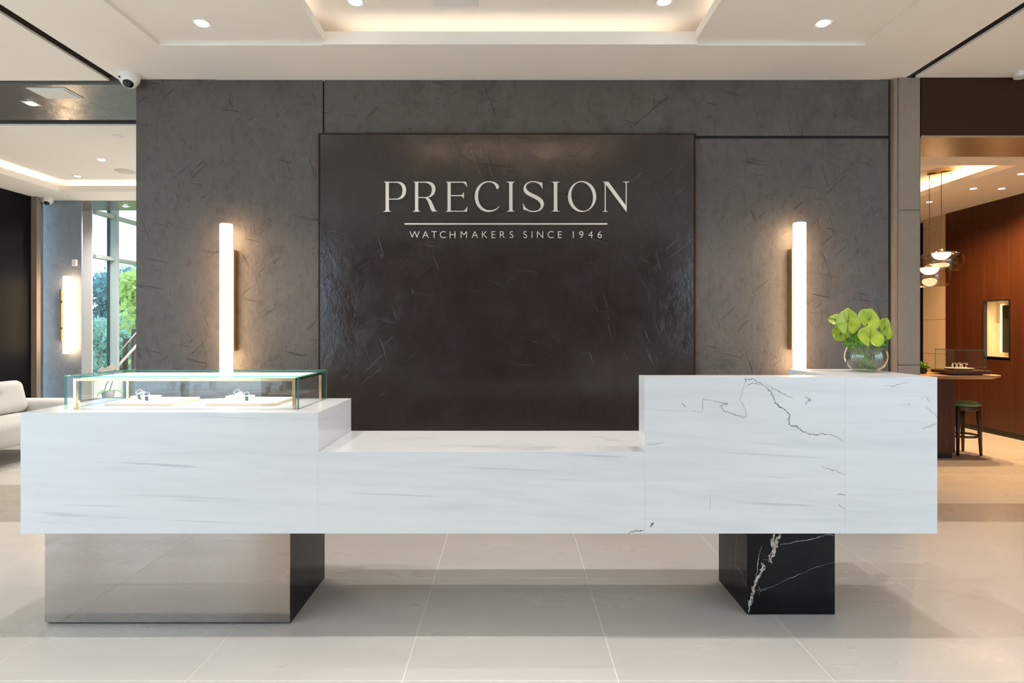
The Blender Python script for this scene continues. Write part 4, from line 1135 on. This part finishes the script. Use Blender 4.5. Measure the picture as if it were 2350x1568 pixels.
b.box(5.9335, 5.9349, 6.85, 6.875, NZ1 - .10, NZ1 - .07)
b.build('gold_lettering', 'gold_ink', nb)

# ================================================================== OUTSIDE: trees, hedge, tower
def tree(x, y, hgt, rx, rz, mat, label, seed, n=2600, leaf=.13, low=0.0):
    rnd = random.Random(seed)
    o = root('garden_tree', (x, y, -.13), label, 'tree', 'trees outside the lounge window')
    B().tube([(x, y, -.13), (x + .1, y, hgt * .35), (x - .05, y + .05, hgt * .75)], [.12, .09, .04], 8).build('trunk', 'bark', o, smooth=True)
    vs_, fs = [], []
    cz = (hgt + low) / 2
    blobs = [(rnd.gauss(0, .45) * rx, rnd.gauss(0, .45) * rx, rnd.uniform(-.8, .85) * rz, rnd.uniform(.35, .6)) for _ in range(16)]
    for k in range(n):
        bx_, by_, bz_, br = rnd.choice(blobs)
        d = Vector((rnd.gauss(0, 1), rnd.gauss(0, 1), rnd.gauss(0, 1))).normalized() * rnd.uniform(.5, 1) ** .5
        p = Vector((x + bx_ + d.x * br * rx, y + by_ + d.y * br * rx, cz + bz_ + d.z * br * rz * .7))
        if p.z < .0: p.z = rnd.uniform(0, .6)
        q = Vector((rnd.gauss(0, 1), rnd.gauss(0, 1), rnd.gauss(0, 1))).normalized(); u = q.cross(Vector((.3, .5, .8))).normalized()
        L = leaf * rnd.uniform(.6, 1.3)
        i0_ = len(vs_)
        vs_ += [p, p + q * L * .5 + u * L * .28, p + q * L, p + q * L * .5 - u * L * .28]; fs.append((i0_, i0_ + 1, i0_ + 2, i0_ + 3))
    B().raw(vs_, fs).build('crown', mat, o)
tree(-8.35, 12.9, 2.7, .5, 1.05, 'foliage_yellow', 'yellow-green tree close outside the right window pane', 21, 2200, .15)
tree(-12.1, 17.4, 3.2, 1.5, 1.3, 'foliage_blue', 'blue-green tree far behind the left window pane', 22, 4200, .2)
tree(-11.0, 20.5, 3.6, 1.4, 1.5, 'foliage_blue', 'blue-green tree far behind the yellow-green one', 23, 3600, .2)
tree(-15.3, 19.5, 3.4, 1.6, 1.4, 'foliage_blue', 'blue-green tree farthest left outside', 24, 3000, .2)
tree(-10.35, 14.7, 1.7, .75, .8, 'foliage_mid', 'low mid-green bush outside the left window pane', 25, 2600, .13)
tree(-7.6, 11.2, 1.2, .55, .6, 'foliage_mid', 'low mid-green bush outside the right window pane', 26, 1800, .12)
tree(-7.9, 15.9, 3.2, 1.2, 1.3, 'foliage_mid', 'mid-green tree right of the window view', 27, 2600, .18)
tw = root('transmission_tower', (-24.6, 37.5, -.13), 'pale far rooftop structure above the trees', 'tower')
tw.name = 'distant_building'; ROOTLOC['distant_building'] = Vector((-24.6, 37.5, -.13))
box('block', 'tower_white', tw, -25.6, -23.4, 37.5, 39, -.13, 5.6)
for x in (-25.3, -24.7, -24.1):
    box('window', 'mullion', tw, x, x + .35, 37.46, 37.49, 4.4, 5.0)
